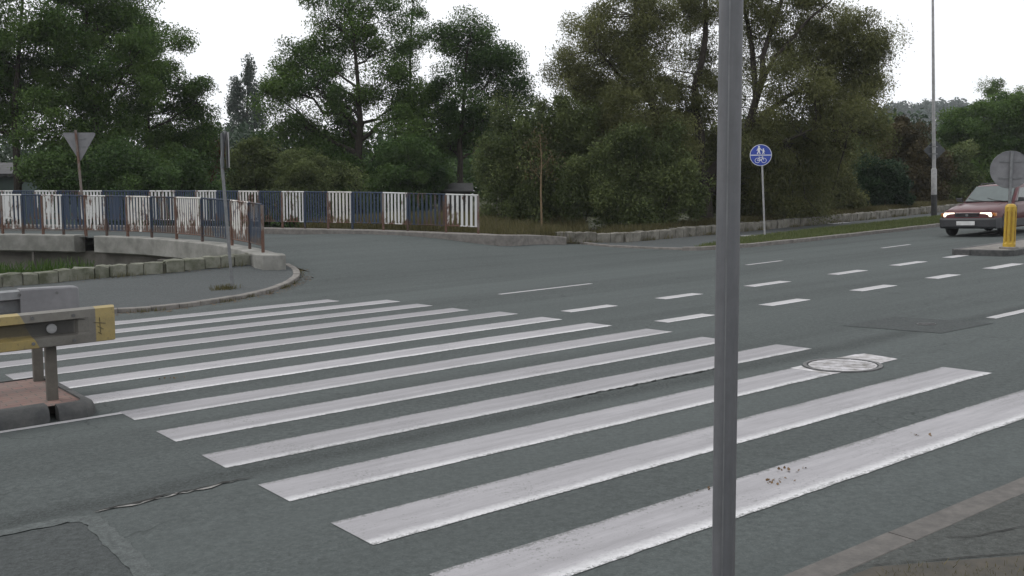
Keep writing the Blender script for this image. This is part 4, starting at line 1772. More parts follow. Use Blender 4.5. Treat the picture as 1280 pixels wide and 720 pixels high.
def mat_post():
    m, nt, b = new_mat('weathered galvanised post')
    k = NB(nt)
    co = k.coord()
    n1 = k.noise(k.mapping(co, scale=(6, 6, 0.8)), 4.0, 6, 0.7)
    n2 = k.noise(co, 22.0, 6, 0.75)
    n3 = k.noise(k.mapping(co, scale=(30, 30, 1.0)), 1.0, 5, 0.7)
    c = k.mix(k.ramp(n1, [(0.3, 0.0), (0.7, 1.0)]), (0.10, 0.103, 0.112), (0.14, 0.142, 0.15))
    c = k.mix(k.math('MULTIPLY', k.ramp(n2, [(0.45, 0.0), (0.7, 1.0)]), 0.4), c, (0.085, 0.088, 0.092))
    c = k.mix(k.math('MULTIPLY', k.ramp(n3, [(0.5, 0.0), (0.8, 1.0)]), 0.25), c, (0.075, 0.07, 0.064))
    k.l(c, b.inputs['Base Color'])
    b.inputs['Roughness'].default_value = 0.55
    b.inputs['Metallic'].default_value = 0.2
    k.bump(n2, 0.25, 0.004, b)
    return m


mb.build('tube', mat_post(), np_, smooth=True)
mb = MB()
mb.box(tuple(dirv * 1.6 + Vector((-0.0115, -0.0357, 0))), (0.004, 0.003, 3.2), Matrix.Rotation(math.atan(dirv.x), 3, 'Y'))
mb.build('weld_seam', M['galv'], np_)
mb = MB()
mb.tube([dirv * 3.29, dirv * 3.33, dirv * 3.34], [0.041, 0.041, 0.03], 24)
mb.build('cap', M['black'], np_)

# ------------------------------------------------------------------ the red car
u_f, v_c = 25.4, 10.35
slope = 0.0022 * 2 * (u_f - 5)
fx, fy = -(EX - slope * EY), -(EY + slope * EX)
fl_ = math.hypot(fx, fy)
fx, fy = fx / fl_, fy / fl_
xf, yf = W(u_f, v_c)
xc, yc = xf - fx * 2.0, yf - fy * 2.0
zc = ZG(xc, yc) + 0.004
fwd = Vector((fx, fy, (ZG(xc + fx, yc + fy) - ZG(xc - fx, yc - fy)) / 2)).normalized()
lft = Vector((-fy, fx, (ZG(xc - fy, yc + fx) - ZG(xc + fy, yc - fx)) / 2)).normalized()
upv = fwd.cross(lft).normalized()
lft = upv.cross(fwd)
car = thing('car', 'dark red car with lit headlamps and dark bumper driving towards the crossing', 'car', (xc, yc, zc))
car.rotation_euler = Matrix((fwd, lft, upv)).transposed().to_euler()


def half(ring):
    """mirror a half section of (y,z) from bottom centre to top centre"""
    return ring + [(-y, z_) for y, z_ in ring[::-1] if abs(y) > 1e-6]


st = [  # x, half width, bottom, shoulder, top
    (2.00, 0.60, 0.34, 0.62, 0.66), (1.95, 0.74, 0.28, 0.66, 0.72), (1.80, 0.79, 0.24, 0.71, 0.785), (1.45, 0.815, 0.22, 0.78, 0.86),
    (0.95, 0.825, 0.21, 0.84, 0.925), (0.55, 0.825, 0.21, 0.88, 0.955), (0.0, 0.83, 0.21, 0.90, 0.955), (-1.2, 0.83, 0.21, 0.91, 0.955), (-2.0, 0.815, 0.24, 0.91, 0.95),
    (-2.26, 0.77, 0.30, 0.90, 0.93), (-2.32, 0.66, 0.36, 0.84, 0.88)]
rings = []
for x_, w_, b_, s_, t_ in st:
    h_ = [(0, b_), (w_ * 0.90, b_), (w_ * 0.985, b_ + 0.08), (w_, (b_ + s_) * 0.55), (w_ * 0.985, s_ - 0.06), (w_ * 0.95, s_), (w_ * 0.80, t_ - 0.012), (w_ * 0.4, t_ + 0.006), (0, t_ + 0.012)]
    rings.append([(x_, y_, z_) for y_, z_ in half(h_)])
mb = MB()
mb.loft(rings)
mb.build('body', M['car_red'], car, smooth=True)
gh = [(0.86, 0.735, 0.93, 0.0), (0.60, 0.70, 1.14, 0.0), (0.22, 0.625, 1.40, 0.0), (0.10, 0.615, 1.435, 0.0), (-0.7, 0.615, 1.46, 0.0), (-1.45, 0.60, 1.44, 0.0), (-1.60, 0.605, 1.40, 0), (-1.98, 0.70, 0.92, 0.0)]
rings = []
for x_, w_, z_, _ in gh:
    wl = 0.745
    rings.append([(x_ - 0.33, y_, zz) for y_, zz in half([(0, 0.90), (wl, 0.90), (wl - (wl - w_) * 0.5, 0.90 + (z_ - 0.90) * 0.5), (w_, z_ - 0.02), (w_ * 0.93, z_ + 0.004), (w_ * 0.4, z_ + 0.02), (0, z_ + 0.024)])])
mb = MB()
mb.loft(rings)
mb.build('cabin', M['car_red'], car, smooth=True)


def car_panel(name, pts, mat, th=0.012, parent=None):
    mb_ = MB()
    P_ = [Vector(p) for p in pts]
    n_ = (P_[1] - P_[0]).cross(P_[2] - P_[0]).normalized()
    c_ = sum(P_, Vector()) / len(P_)
    if n_.dot(c_ - Vector((0, 0, 0.8))) < 0:
        n_ = -n_
    mb_.loft([[p - n_ * 0.02 for p in P_], [p + n_ * th for p in P_]])
    return mb_.build(name, mat, parent or car, bevel=0.004)


ws = car_panel('windscreen', [(0.545, -0.665, 0.965), (0.545, 0.665, 0.965), (-0.030, 0.565, 1.395), (-0.030, -0.565, 1.395)], M['glass'], 0.03)
car_panel('rear_window', [(-2.290, -0.58, 0.98), (-2.290, 0.58, 0.98), (-1.990, 0.53, 1.36), (-1.990, -0.53, 1.36)], M['glass'])
for sy in (-1, 1):
    def yy(z_):
        return sy * (0.745 - (z_ - 0.90) * 0.245)
    car_panel('side_window', [(0.290, yy(0.97), 0.97), (-0.130, yy(1.345), 1.345), (-0.780, yy(1.365), 1.365), (-0.780, yy(0.97), 0.97)], M['glass'], 0.008)
    car_panel('side_window', [(-0.860, yy(0.97), 0.97), (-0.860, yy(1.365), 1.365), (-1.750, yy(1.345), 1.345), (-1.950, yy(0.97), 0.97)], M['glass'], 0.008)
    hl = MB()
    hl.loft([[(x_, sy * y_, z_) for y_, z_ in ((0.36, 0.575), (0.36, 0.70), (0.655, 0.70), (0.69, 0.64), (0.68, 0.575))] for x_ in (1.86, 1.99)])
    hl.build('headlight', M['lamp'], car, bevel=0.012)
    im = MB()
    im.loft([[(x_, sy * y_, z_) for y_, z_ in ((0.69, 0.58), (0.69, 0.69), (0.765, 0.685), (0.775, 0.60))] for x_ in (1.80, 1.945)])
    im.build('indicator', M['indicator'], car, bevel=0.008)
    mm = MB()
    mm.loft([[(0.36 + x_, sy * (0.80 + y_), 1.02 + z_) for y_, z_ in ((0.0, -0.06), (0.17, -0.05), (0.19, 0.06), (0.02, 0.07))] for x_ in (0.0, 0.08)])
    mm.box((0.38, sy * 0.77, 0.97), (0.05, 0.12, 0.03))
    mm.build('wing_mirror', M['plastic'], car, bevel=0.015)
    cl = MB()
    cl.box((0.0, sy * 0.828, 0.36), (2.0, 0.035, 0.22))
    cl.build('sill_cladding', M['plastic'], car, bevel=0.012)
    for hx in (-0.66, -1.6):
        dh = MB()
        dh.box((hx, sy * 0.835, 0.80), (0.16, 0.02, 0.03))
        dh.build('door_handle', M['plastic'], car)
    for hx in (0.55, -0.82, -1.85):
        sm = MB()
        sm.box((hx, sy * 0.829, 0.62), (0.012, 0.012, 0.5))
        sm.build('door_gap', M['black'], car)
    rb = MB()
    rb.tube([(-0.28, sy * 0.55, 1.45), (-0.38, sy * 0.55, 1.49), (-1.68, sy * 0.55, 1.50), (-1.78, sy * 0.55, 1.455)], 0.016, 8)
    rb.build('roof_rail', M['plastic'], car, smooth=True)
    for wx in (1.25, -1.40):
        tw = MB()
        n_ = 28
        rr = []
        for yv, rv in ((-0.085, 0.25), (-0.085, 0.285), (-0.06, 0.30), (0.06, 0.30), (0.085, 0.285), (0.085, 0.25)):
            rr.append([(rv * math.cos(2 * PI * i / n_), yv, rv * math.sin(2 * PI * i / n_)) for i in range(n_)])
        tw.loft(rr, cap=True)
        wh = thing('wheel', None, None, (wx, sy * 0.745, 0.30))
        wh.parent = car
        tw.build('tyre', M['tyre'], wh, smooth=True)
        rm = MB()
        rm.tube([(0, sy * 0.06, 0), (0, sy * 0.09, 0)], [0.19, 0.18], 24)
        for q in range(8):
            a_ = 2 * PI * q / 8
            rm.box((0.13 * math.cos(a_), sy * 0.091, 0.13 * math.sin(a_)), (0.05, 0.01, 0.03), Matrix.Rotation(-a_, 3, 'Y'))
        rm.tube([(0, sy * 0.08, 0), (0, sy * 0.105, 0)], [0.05, 0.045], 14)
        rm.build('rim', M['rim'], wh)
        ar = MB()
        pr_ = []
        for i in range(17):
            a_ = PI * i / 16
            pr_.append((wx + 0.36 * math.cos(a_), sy * 0.815, 0.30 + 0.36 * math.sin(a_)))
        ar.tube(pr_, 0.03, 6)
        ar.add([(wx + 0.34 * math.cos(PI * i / 16), sy * 0.8335, 0.26 + 0.34 * math.sin(PI * i / 16)) for i in range(17)] + [], [tuple(range(17))])
        ar.build('wheel_arch', M['plastic'], car)
mb = MB()
bp = []
for x_, z_ in ((2.02, 0.24), (2.075, 0.30), (2.08, 0.50), (2.04, 0.545), (1.80, 0.545), (1.80, 0.24)):
    bp.append((x_, z_))
rr = []
for yv, dx in ((-0.83, -0.30), (-0.80, -0.10), (-0.66, -0.02), (0, 0), (0.66, -0.02), (0.80, -0.10), (0.83, -0.30)):
    rr.append([(max(1.62, x_ + dx) if x_ > 1.9 else 1.6, yv, z_) for x_, z_ in bp])
mb.loft(rr)
mb.build('front_bumper', M['plastic'], car, bevel=0.012)
mb = MB()
mb.box((-2.28, 0, 0.42), (0.2, 1.6, 0.28))
mb.build('rear_bumper', M['plastic'], car, bevel=0.03)
mb = MB()
mb.box((1.955, 0, 0.63), (0.09, 0.70, 0.115))
for i in range(3):
    mb.box((2.004, 0, 0.595 + i * 0.035), (0.012, 0.66, 0.012))
mb.build('grille', M['plastic'], car)
mb = MB()
mb.tube([(2.0, 0, 0.632), (2.014, 0, 0.632)], 0.04, 16)
mb.build('emblem', M['rim'], car)
pl_ = MB()
pl_.box((2.088, 0.0, 0.40), (0.012, 0.52, 0.115))
plo = pl_.build('number_plate', M['plate'], car, bevel=0.003)
for y0_ in (-0.1, 0.45):
    wp = MB()
    wp.tube([(0.57, y0_, 0.985), (0.53, y0_ - 0.3, 1.02), (0.45, y0_ - 0.5, 1.08)], 0.008, 5)
    wp.build('wiper', M['black'], car)
for q in (-0.52, 0.52):
    mb = MB()
    mb.tube([(1.9, q, 0.765), (0.75, q * 1.12, 0.966)], 0.004, 4)
    mb.build('bonnet_gap', M['black'], car)

# ------------------------------------------------------------------ vegetation
T_DECID = 'trees behind the bridge and side road'


def foot_at(px, d):
    x = at(px, 238, d).x
    return (x, d, float(zt(x, d)))


# -- left group
tree('broadleaf_tree', 'tall dark green tree at the left edge above the yield sign', 'tree', foot_at(15, 40), [(20, 170), (22, 90), (30, -20)], 40,
     [(-60, 60, 60, 60), (10, -30, 60, 50), (-10, 60, 55, 50), (35, 110, 55, 45, 1), (-50, 140, 60, 50), (62, 160, 44, 40, -1), (0, 118, 40, 34, 1), (15, 150, 34, 24, 0.5), (60, 30, 45, 45, -1), (75, 200, 42, 40, 1)],
     'leaf_green', 0.108, 0.75, 190, 0.62, 0.19, group=T_DECID, shell=0.2)
tree('broadleaf_tree', 'tall dark green tree between the yield sign and the gap of sky', 'tree', foot_at(128, 41), [(120, 170), (112, 80), (105, -30)], 41,
     [(110, -35, 60, 45), (90, 30, 48, 45), (140, 30, 55, 50, 1), (165, 80, 50, 45, -1), (110, 95, 55, 45), (130, 155, 60, 48, 1), (150, 10, 40, 45, 1), (95, 195, 52, 45, -1), (165, 205, 55, 38)],
     'leaf_green', 0.108, 0.75, 190, 0.66, 0.18, group=T_DECID, shell=0.2)
tree('broadleaf_tree', 'spreading green tree with thin stem left of the gap of sky', 'tree', foot_at(183, 44), [(184, 190), (186, 120), (190, 60)], 44,
     [(200, 60, 32, 36), (225, 100, 34, 30), (205, 140, 42, 36, 1), (245, 128, 22, 24), (225, 170, 36, 36, .5), (200, 175, 40, 36, 1), (232, 165, 34, 26, 1), (185, 105, 30, 34, -1), (215, 205, 40, 34), (255, 192, 18, 34)],
     'leaf_green', 0.105, 0.7, 150, 0.55, 0.13, group=T_DECID)
bush('round_bush', 'rust brown bush below the gap of sky behind the bridge', 'bush', 50, [(256, 178, 17, 20), (262, 205, 16, 25)], 'leaf_rust', 0.15, 0.5, 130, 0.6)
tree('conifer', 'tall hazy pointed conifer in the gap of sky', 'tree', foot_at(309, 120), [(309, 180), (309, 78)], 120,
     [(311, 82, 3, 10), (309, 100, 7, 12), (313, 118, 10, 13), (303, 128, 9, 15), (296, 112, 4, 12), (322, 128, 6, 14), (309, 145, 16, 14), (291, 140, 5, 13), (299, 160, 17, 14), (320, 158, 14, 16), (308, 178, 22, 18), (288, 172, 9, 16), (310, 205, 26, 28)],
     'leaf_conifer', 0.3, 0.7, 34, 0.42, 0.2, flat=1.5, twig=0.03, crown='crown', limbs=False)
tree('broadleaf_tree', 'broad dark green tree farthest left beyond the bridge', 'tree', foot_at(-190, 43), [(-190, 180), (-192, 90), (-185, 0)], 43,
     [(-190, 20, 70, 55), (-150, 80, 60, 45), (-240, 90, 60, 50), (-190, 130, 66, 45, 1), (-250, 170, 50, 40), (-140, 165, 50, 40)], 'leaf_green', 0.14, 0.75, 150, 0.6, 0.2, group=T_DECID)
tree('broadleaf_tree', 'rounded green tree beyond the left end of the bridge', 'tree', foot_at(-400, 47), [(-400, 180), (-396, 90)], 47,
     [(-400, 60, 70, 50), (-350, 110, 55, 45), (-450, 120, 60, 50), (-400, 160, 70, 40, 1)], 'leaf_deep', 0.14, 0.75, 150, 0.6, 0.2, group=T_DECID)
bush('tall_bush', 'long green thicket beyond the left end of the bridge', 'bush', 42, [(-200, 228, 60, 34), (-290, 228, 60, 40), (-390, 226, 60, 36), (-490, 226, 60, 40)], 'leaf_bush', 0.13, 0.6, 140, 0.75)
# -- middle group
tree('broadleaf_tree', 'great spreading green tree with dark forked trunk in the middle', 'tree', foot_at(448, 45), [(449, 210), (450, 160), (448, 110), (440, 20)], 45,
     [(430, -25, 40, 32), (470, 5, 38, 32, -1), (410, 25, 34, 32), (375, 60, 32, 26), (440, 55, 42, 36, 1), (350, 100, 22, 26), (395, 110, 46, 34, -1), (490, 60, 32, 32), (370, 150, 38, 28), (520, 130, 36, 42, 1),
      (430, 150, 46, 36, 1.5), (500, 175, 42, 40, -1), (395, 200, 46, 36), (455, 215, 46, 34, -1), (475, 105, 44, 30), (350, 125, 30, 28, 1), (345, 185, 30, 30, 1), (420, 180, 42, 34, 1), (540, 175, 32, 40, 1), (500, 130, 36, 36, .6), (385, 85, 36, 30, 1)],
     'leaf_green', 0.108, 0.75, 165, 0.52, 0.24, group=T_DECID)
tree('slender_tree', 'thin feathery tree rising behind the great spreading tree', 'tree', foot_at(512, 52), [(512, 120), (514, 40), (515, -10)], 52,
     [(518, 5, 13, 22), (508, 40, 16, 20), (530, 55, 12, 14), (525, -20, 18, 22), (506, 85, 22, 26), (512, 150, 24, 40)], 'leaf_green', 0.11, 0.6, 60, 0.5, 0.10, group=T_DECID)
tree('broadleaf_tree', 'tall upright green tree with a bare lower trunk behind the railing', 'tree', foot_at(575, 46), [(575, 215), (575, 170), (582, 100), (590, 40)], 46,
     [(588, 38, 32, 28), (560, 55, 26, 26), (622, 60, 26, 26), (600, 90, 40, 28, 1), (555, 105, 26, 28, -1), (632, 90, 20, 18), (570, 140, 40, 28), (615, 138, 34, 28, 1), (560, 178, 26, 20, 1), (605, 178, 34, 24, 1), (640, 125, 22, 28, .5), (590, 70, 40, 30, .6), (545, 140, 24, 30, .8)],
     'leaf_deep', 0.105, 0.7, 150, 0.56, 0.17, group=T_DECID)
# bushes behind the far railing
B_FAR = 'bushes behind the far railing'
bush('round_bush', 'round green bush under the conifer behind the railing', 'bush', 42, [(320, 212, 34, 34), (300, 235, 30, 26), (345, 236, 30, 26)], 'leaf_bush', 0.115, 0.55, 150, 0.75, B_FAR)
bush('round_bush', 'wide dull green bush under the great spreading tree', 'bush', 40, [(385, 225, 38, 34), (420, 238, 34, 30), (360, 245, 28, 22)], 'leaf_bush', 0.095, 0.55, 150, 0.75, B_FAR)
bush('round_bush', 'dark bush right of the great tree behind the railing', 'bush', 41, [(490, 225, 36, 36), (530, 235, 34, 34), (515, 200, 28, 28)], 'leaf_deep', 0.11, 0.55, 150, 0.75, B_FAR)
bush('tall_bush', 'bush filling the foot of the left trees behind the bridge', 'bush', 38, [(88, 222, 50, 40), (150, 222, 62, 42), (225, 230, 44, 32)], 'leaf_deep', 0.115, 0.6, 170, 0.8)
bush('tall_bush', 'low bush at the far left beside the green house', 'bush', 39, [(-90, 225, 40, 34), (-130, 215, 50, 50)], 'leaf_deep', 0.115, 0.6, 170, 0.8)
# tall shrubs between middle group and willow
B_MID = 'tall loose shrubs between the railing and the willow'
bush('tall_shrub', 'tall loose pale green shrub right of the railing end', 'shrub', 36, [(640, 160, 32, 42), (625, 215, 34, 46), (660, 205, 34, 50), (650, 255, 36, 36)], 'leaf_bush', 0.095, 0.5, 130, 0.62, B_MID, droop=0.5)
bush('tall_shrub', 'tall olive shrub with twiggy top left of the willow', 'shrub', 37, [(690, 150, 32, 42), (720, 170, 36, 50), (700, 215, 42, 46), (740, 225, 42, 50), (690, 260, 40, 30)], 'leaf_bush', 0.095, 0.5, 130, 0.68, B_MID, droop=0.5)
bush('tall_shrub', 'dense low shrub in front of the willow trunk behind the stone wall', 'shrub', 35, [(765, 215, 26, 54), (815, 225, 32, 50), (745, 250, 36, 34), (850, 240, 28, 46), (800, 264, 45, 22), (790, 182, 18, 32), (838, 192, 16, 36), (720, 235, 24, 40)], 'leaf_bush', 0.095, 0.5, 130, 0.7, B_MID, droop=0.4)
# thin pale stem among them
ps_ = Vector(foot_at(678, 33.5))
sap = thing('birch_sapling', 'thin pale stemmed sapling among the shrubs right of the railing', 'sapling', ps_)
mb = MB()
mb.tube([(0, 0, -0.1), tuple(at(676, 240, 33.5) - ps_), tuple(at(677, 200, 33.5) - ps_), tuple(at(675, 168, 33.5) - ps_)], [0.035, 0.03, 0.022, 0.012], 6)
for q in ((210, 690, 195), (225, 662, 208), (190, 668, 178)):
    mb.tube([tuple(at(677, q[0], 33.5) - ps_), tuple(at(q[1], q[2], 33.4) - ps_)], [0.012, 0.005], 5)
mb.build('trunk', M['bark_pale'], sap, smooth=True)
pts_ = np.concatenate([RNG.normal(size=(70, 3)) * 0.22 + np.array(at(x, y, 33.5)) for x, y in ((690, 197), (663, 210), (669, 180), (676, 170), (684, 212))])
o = leaf_mesh('crown', pts_, 0.11, M['leaf_brown'], sap, RNG.uniform(0.2, 1, len(pts_)))
o.location = -ps_

# -- the big willow
wl = thing('willow_tree', 'huge olive brown willow with spreading forked limbs right of centre', 'tree', foot_at(882, 38))
wb = Vector(wl.location)
WD = 38.0
limbs = [[(882, 262), (880, 225), (872, 200)],
         [(872, 200), (840, 175), (815, 130), (800, 80), (795, 20), (790, -40)],
         [(874, 205), (872, 150), (868, 110), (880, 60), (882, 0), (880, -50)],
         [(880, 225), (905, 200), (935, 160), (950, 110), (960, 50), (985, -20)],
         [(950, 110), (970, 70), (1010, 25), (1040, 0)],
         [(935, 160), (985, 120), (1040, 90), (1085, 70)],
         [(905, 205), (960, 185), (1020, 160), (1060, 165)],
         [(840, 178), (790, 165), (745, 135)],
         [(815, 130), (770, 90), (740, 50)], [(945, 120), (940, 60), (930, 10), (925, -40)]]
LR = [0.36, 0.19, 0.2, 0.22, 0.10, 0.11, 0.09, 0.09, 0.08, 0.13]
mb = MB()
nodes = []
ybase = {}
for li, (lm_, r0) in enumerate(zip(limbs, LR)):
    dd = [0, -0.6, 0.5, -0.3, -1.0, 0.8, -1.0, 0.4, -1.2, 0.9][li]
    pp = []
    for i, (x, y) in enumerate(lm_):
        pp.append(at(x, y, WD + dd * min(1, i / 2)))
    full = []
    for a, b in zip(pp[:-1], pp[1:]):
        full += wobble(a, b, 3, 0.04)[:-1]
    full.append(pp[-1])
    if li == 0:
        full = [wb + Vector((0, 0, -0.3)), wb + Vector((0, 0, 0.1))] + full
    mb.tube([p - wb for p in full], [r0 * (1 - 0.72 * i / (len(full) - 1)) for i in range(len(full))], 8, cap=False)
    nodes += full[4:]
WL = [(790, 15, 46, 40, 0), (740, 45, 36, 36, -1), (760, 90, 50, 38, 1), (820, 60, 40, 38, -1), (850, 10, 40, 36, 1), (725, 115, 38, 36, 0), (800, 130, 50, 38, -1.4), (860, 110, 38, 34, 1),
      (720, 160, 34, 36, 0), (780, 185, 52, 42, 1), (845, 175, 44, 40, -1.5), (940, 25, 34, 30, 1), (1000, 20, 48, 36, 0), (1060, 35, 46, 32, 0), (1095, 50, 32, 28, -.5), (1040, 90, 52, 32, 1),
      (985, 95, 40, 34, -1), (1085, 100, 34, 28, 0), (1060, 140, 48, 30, 0), (990, 150, 52, 38, 1), (935, 150, 38, 38, -1.5), (1020, 195, 44, 36, 0), (955, 205, 50, 44, 0), (895, 225, 42, 44, 1.5),
      (1000, 235, 48, 36, 1), (920, 100, 24, 36, 1.4), (1095, 165, 18, 16, 0), (830, 225, 44, 38, 1.5), (900, -10, 46, 22, 0), (960, -20, 40, 24, 0),
      (760, 150, 46, 40, .5), (825, 165, 50, 44, 0), (885, 170, 40, 40, 1.8), (960, 175, 50, 40, 1.8), (1030, 130, 50, 34, -1), (1070, 70, 44, 34, .8), (1020, 60, 50, 36, 1.2), (800, 85, 44, 40, .8), (770, 40, 40, 36, .8), (850, 140, 40, 34, .4), (735, 135, 36, 34, 1), (915, 190, 40, 34, .5), (700, 80, 24, 20, 0.5), (870, 60, 26, 30, 2)]
lob = px_lobes([l for l in WL], WD)
cen, tint, cl = crown_points(lob, 0.66, 190, 0.62, 0.75, 0.1, 0.35)
o = leaf_mesh('crown', cen, 0.1, M['leaf_olive'], wl, tint, aspect=0.34, up=0.7, lean=(0, 0, -0.25))
o.location = -wb
NP_ = np.array([tuple(p) for p in nodes])
for pts in cl:
    for q in pts:
        i = int(np.argmin(((NP_ - q) ** 2).sum(1) + 3.0 * np.maximum(0, NP_[:, 2] - q[2])))
        w_ = wobble(nodes[i], Vector(q), 4, 0.09)
        L_ = (Vector(q) - nodes[i]).length
        r_ = 0.012 + 0.009 * L_
        mb.tube([p - wb for p in w_], [r_, r_ * 0.85, r_ * 0.65, r_ * 0.5, r_ * 0.25], 4, cap=False)
mb.build('trunk', M['bark'], wl, smooth=True, fix=False)

# -- right side
bush('loose_bush', 'low olive bush behind the stone wall beside the blue sign', 'bush', 39.5, [(925, 254, 34, 26), (968, 256, 34, 24), (1000, 262, 26, 14)], 'leaf_olive', 0.11, 0.5, 140, 0.75)
bush('dark_bush', 'very dark round bush behind the stone wall left of the street lamp', 'bush', 47, [(1095, 228, 28, 30), (1082, 240, 26, 22), (1115, 240, 24, 22)], 'leaf_dark', 0.14, 0.5, 170, 0.85)
B_R = 'brownish bushes behind the stone wall on the right'
bush('loose_bush', 'brownish loose bush behind the stone wall right of the blue sign', 'bush', 44, [(1030, 225, 34, 40), (1000, 245, 34, 26), (1050, 250, 30, 20)], 'leaf_olive', 0.13, 0.5, 130, 0.68, B_R)
bush('loose_bush', 'pale brown loose bush just left of the street lamp', 'bush', 52, [(1140, 205, 26, 40), (1125, 180, 26, 34), (1160, 225, 26, 32), (1150, 245, 30, 18)], 'leaf_brown', 0.15, 0.55, 130, 0.62, B_R)
bush('loose_bush', 'grey green bush behind the very dark bush', 'bush', 62, [(1085, 185, 40, 34), (1060, 200, 36, 36), (1120, 205, 36, 34)], 'leaf_far', 0.18, 0.7, 130, 0.7, B_R)
tree('roadside_tree', 'broad green tree on the right behind the street lamp and car', 'tree', foot_at(1225, 58), [(1225, 200), (1230, 130)], 58,
     [(1205, 165, 32, 28), (1240, 150, 34, 30), (1275, 145, 36, 34), (1215, 205, 38, 34), (1262, 200, 44, 38), (1245, 235, 44, 26), (1310, 160, 40, 50), (1320, 215, 44, 44)],
     'leaf_green', 0.15, 0.75, 160, 0.62, 0.2)
tree('roadside_tree', 'slim green tree with spiky top at the right edge', 'tree', foot_at(1243, 62), [(1241, 150), (1241, 100)], 62,
     [(1241, 112, 7, 14), (1240, 135, 14, 16), (1272, 122, 8, 16), (1258, 140, 16, 14)], 'leaf_green', 0.105, 0.6, 90, 0.6, 0.1, twig=0.03)
bush('loose_bush', 'green bush behind the wall right of the street lamp', 'bush', 54, [(1190, 215, 26, 44), (1205, 242, 32, 22), (1185, 245, 24, 18)], 'leaf_bush', 0.15, 0.55, 150, 0.7, B_R)

# -- far woods: uncountable
def wood(name, label, X0, X1, Y0, Y1, n, hlo, hhi, leaf, size, per, zf):
    x = RNG.uniform(X0, X1, n)
    y = RNG.uniform(Y0, Y1, n)
    h = RNG.uniform(hlo, hhi, n)
    cs, ts = [], []
    for i in range(n):
        r = h[i] * 0.36
        m = per
        o = in_ball(m, 0.55) * np.array([r, r, h[i] * 0.5]) + np.array([x[i], y[i], zf(x[i], y[i]) + h[i] * 0.55])
        o += RNG.normal(size=(m, 3)) * 0.25
        cs.append(o)
        ts.append(np.full(m, RNG.uniform(0.1, 0.7)) + RNG.normal(size=m) * 0.15)
    ob = leaf_mesh(name, np.concatenate(cs), size, M[leaf], None, np.concatenate(ts), aspect=0.7)
    return tag(ob, label, None, None, 'stuff')


def hillz(x, y):
    return float(ss((y - 300) / 330) * ss((x - 40) / 190) * 37 * (1 + 0.10 * math.sin(x * 0.03))) + float(zt(x, min(y, 260)))


hm = MB()
hx, hy = np.linspace(30, 600, 60), np.linspace(280, 700, 30)
hv = [(float(a), float(b), hillz(a, b) - 0.5) for b in hy for a in hx]
hm.add(hv, [(j * 60 + i, j * 60 + i + 1, (j + 1) * 60 + i + 1, (j + 1) * 60 + i) for j in range(29) for i in range(59)])
tag(hm.build('hill', M['soil'], smooth=True), kind='structure')
wood('hill_woods', 'hazy wooded hillside far beyond the road', 60, 470, 300, 650, 1900, 8, 13, 'leaf_hill', 1.6, 170, hillz)
wood('far_woods', 'dark far woods behind the trees', -85, 6, 85, 120, 210, 6.5, 9.6, 'leaf_far', 0.5, 420, lambda a, b: float(zt(a, b)))
wood('far_woods', 'dark far woods behind the willow', 6, 40, 85, 120, 90, 5.5, 8.0, 'leaf_far', 0.5, 420, lambda a, b: float(zt(a, b)))
wood('near_thicket', 'dark thicket behind the shrubs', -28, 9, 55, 66, 75, 3.4, 5.0, 'leaf_deep', 0.3, 700, lambda a, b: float(zt(a, b)))
wood('near_thicket', 'dark thicket behind the willow', 6, 34, 56, 72, 70, 3.0, 5.2, 'leaf_bush', 0.3, 700, lambda a, b: float(zt(a, b)))

# -- grass
gp = [(p.x, p.y) for p in [f + Vector((-0.11, 0.14)) for f in front[:32]] + vtop[:32][::-1]]
pts = scatter(gp, 60000)
grass('verge_grass', pts, 0.07, M['grass'], zg(pts[:, 0], pts[:, 1]) + 0.09, 'short green grass on the verge beside the road', 0.008)
gp = [(p.x, p.y) for p in wall_left[:5]] + [(p.x - 0.2, p.y + 2.6) for p in wall_left[:5][::-1]]
pts = scatter(gp, 26000)
pts = pts[(dist_left(pts[:, 0], pts[:, 1]) > 0.22) & (pts[:, 0] + RNG.normal(size=len(pts)) * 0.5 < -9.4)]
grass('bank_grass', pts, 0.26, M['grass_bank'], zt(pts[:, 0], pts[:, 1]), 'tall green grass on the stream bank behind the left wall', 0.014)
gp = [(p.x, p.y + 0.35) for p in fence_line[1:]] + [(2.6, 33.4), (2.6, 38), (-16, 42)]
pts = scatter(gp, 70000)
grass('rough_grass', pts, 0.42, M['grass_dry'], zt(pts[:, 0], pts[:, 1]), 'rough dry grass behind the far railing', 0.012)
gp = [(p.x - 0.1, p.y + 0.32) for p in wallr[:70]] + [(p.x - 0.9, p.y + 2.2) for p in wallr[:70][::-1]]
pts = scatter(gp, 42000)
grass('wall_grass', pts, 0.26, M['grass_dry'], zt(pts[:, 0], pts[:, 1]), 'rough grass behind the long stone wall', 0.012)


def weed_line(name, label, line, n, h, spread, mat, off=0.0, patch=2.0):
    pts = resample(line, 0.05)
    k = RNG.integers(0, len(pts), n)
    c = np.array([(pts[i].x, pts[i].y) for i in k]) + RNG.normal(size=(n, 2)) * spread
    m = np.sin(k * 0.05 * patch) + np.sin(k * 0.05 * patch * 2.7 + 1) + RNG.normal(size=n) * 0.5
    c = c[m > 0.5]
    return grass(name, c, h, mat, zg(c[:, 0], c[:, 1]) + off, label, 0.006)


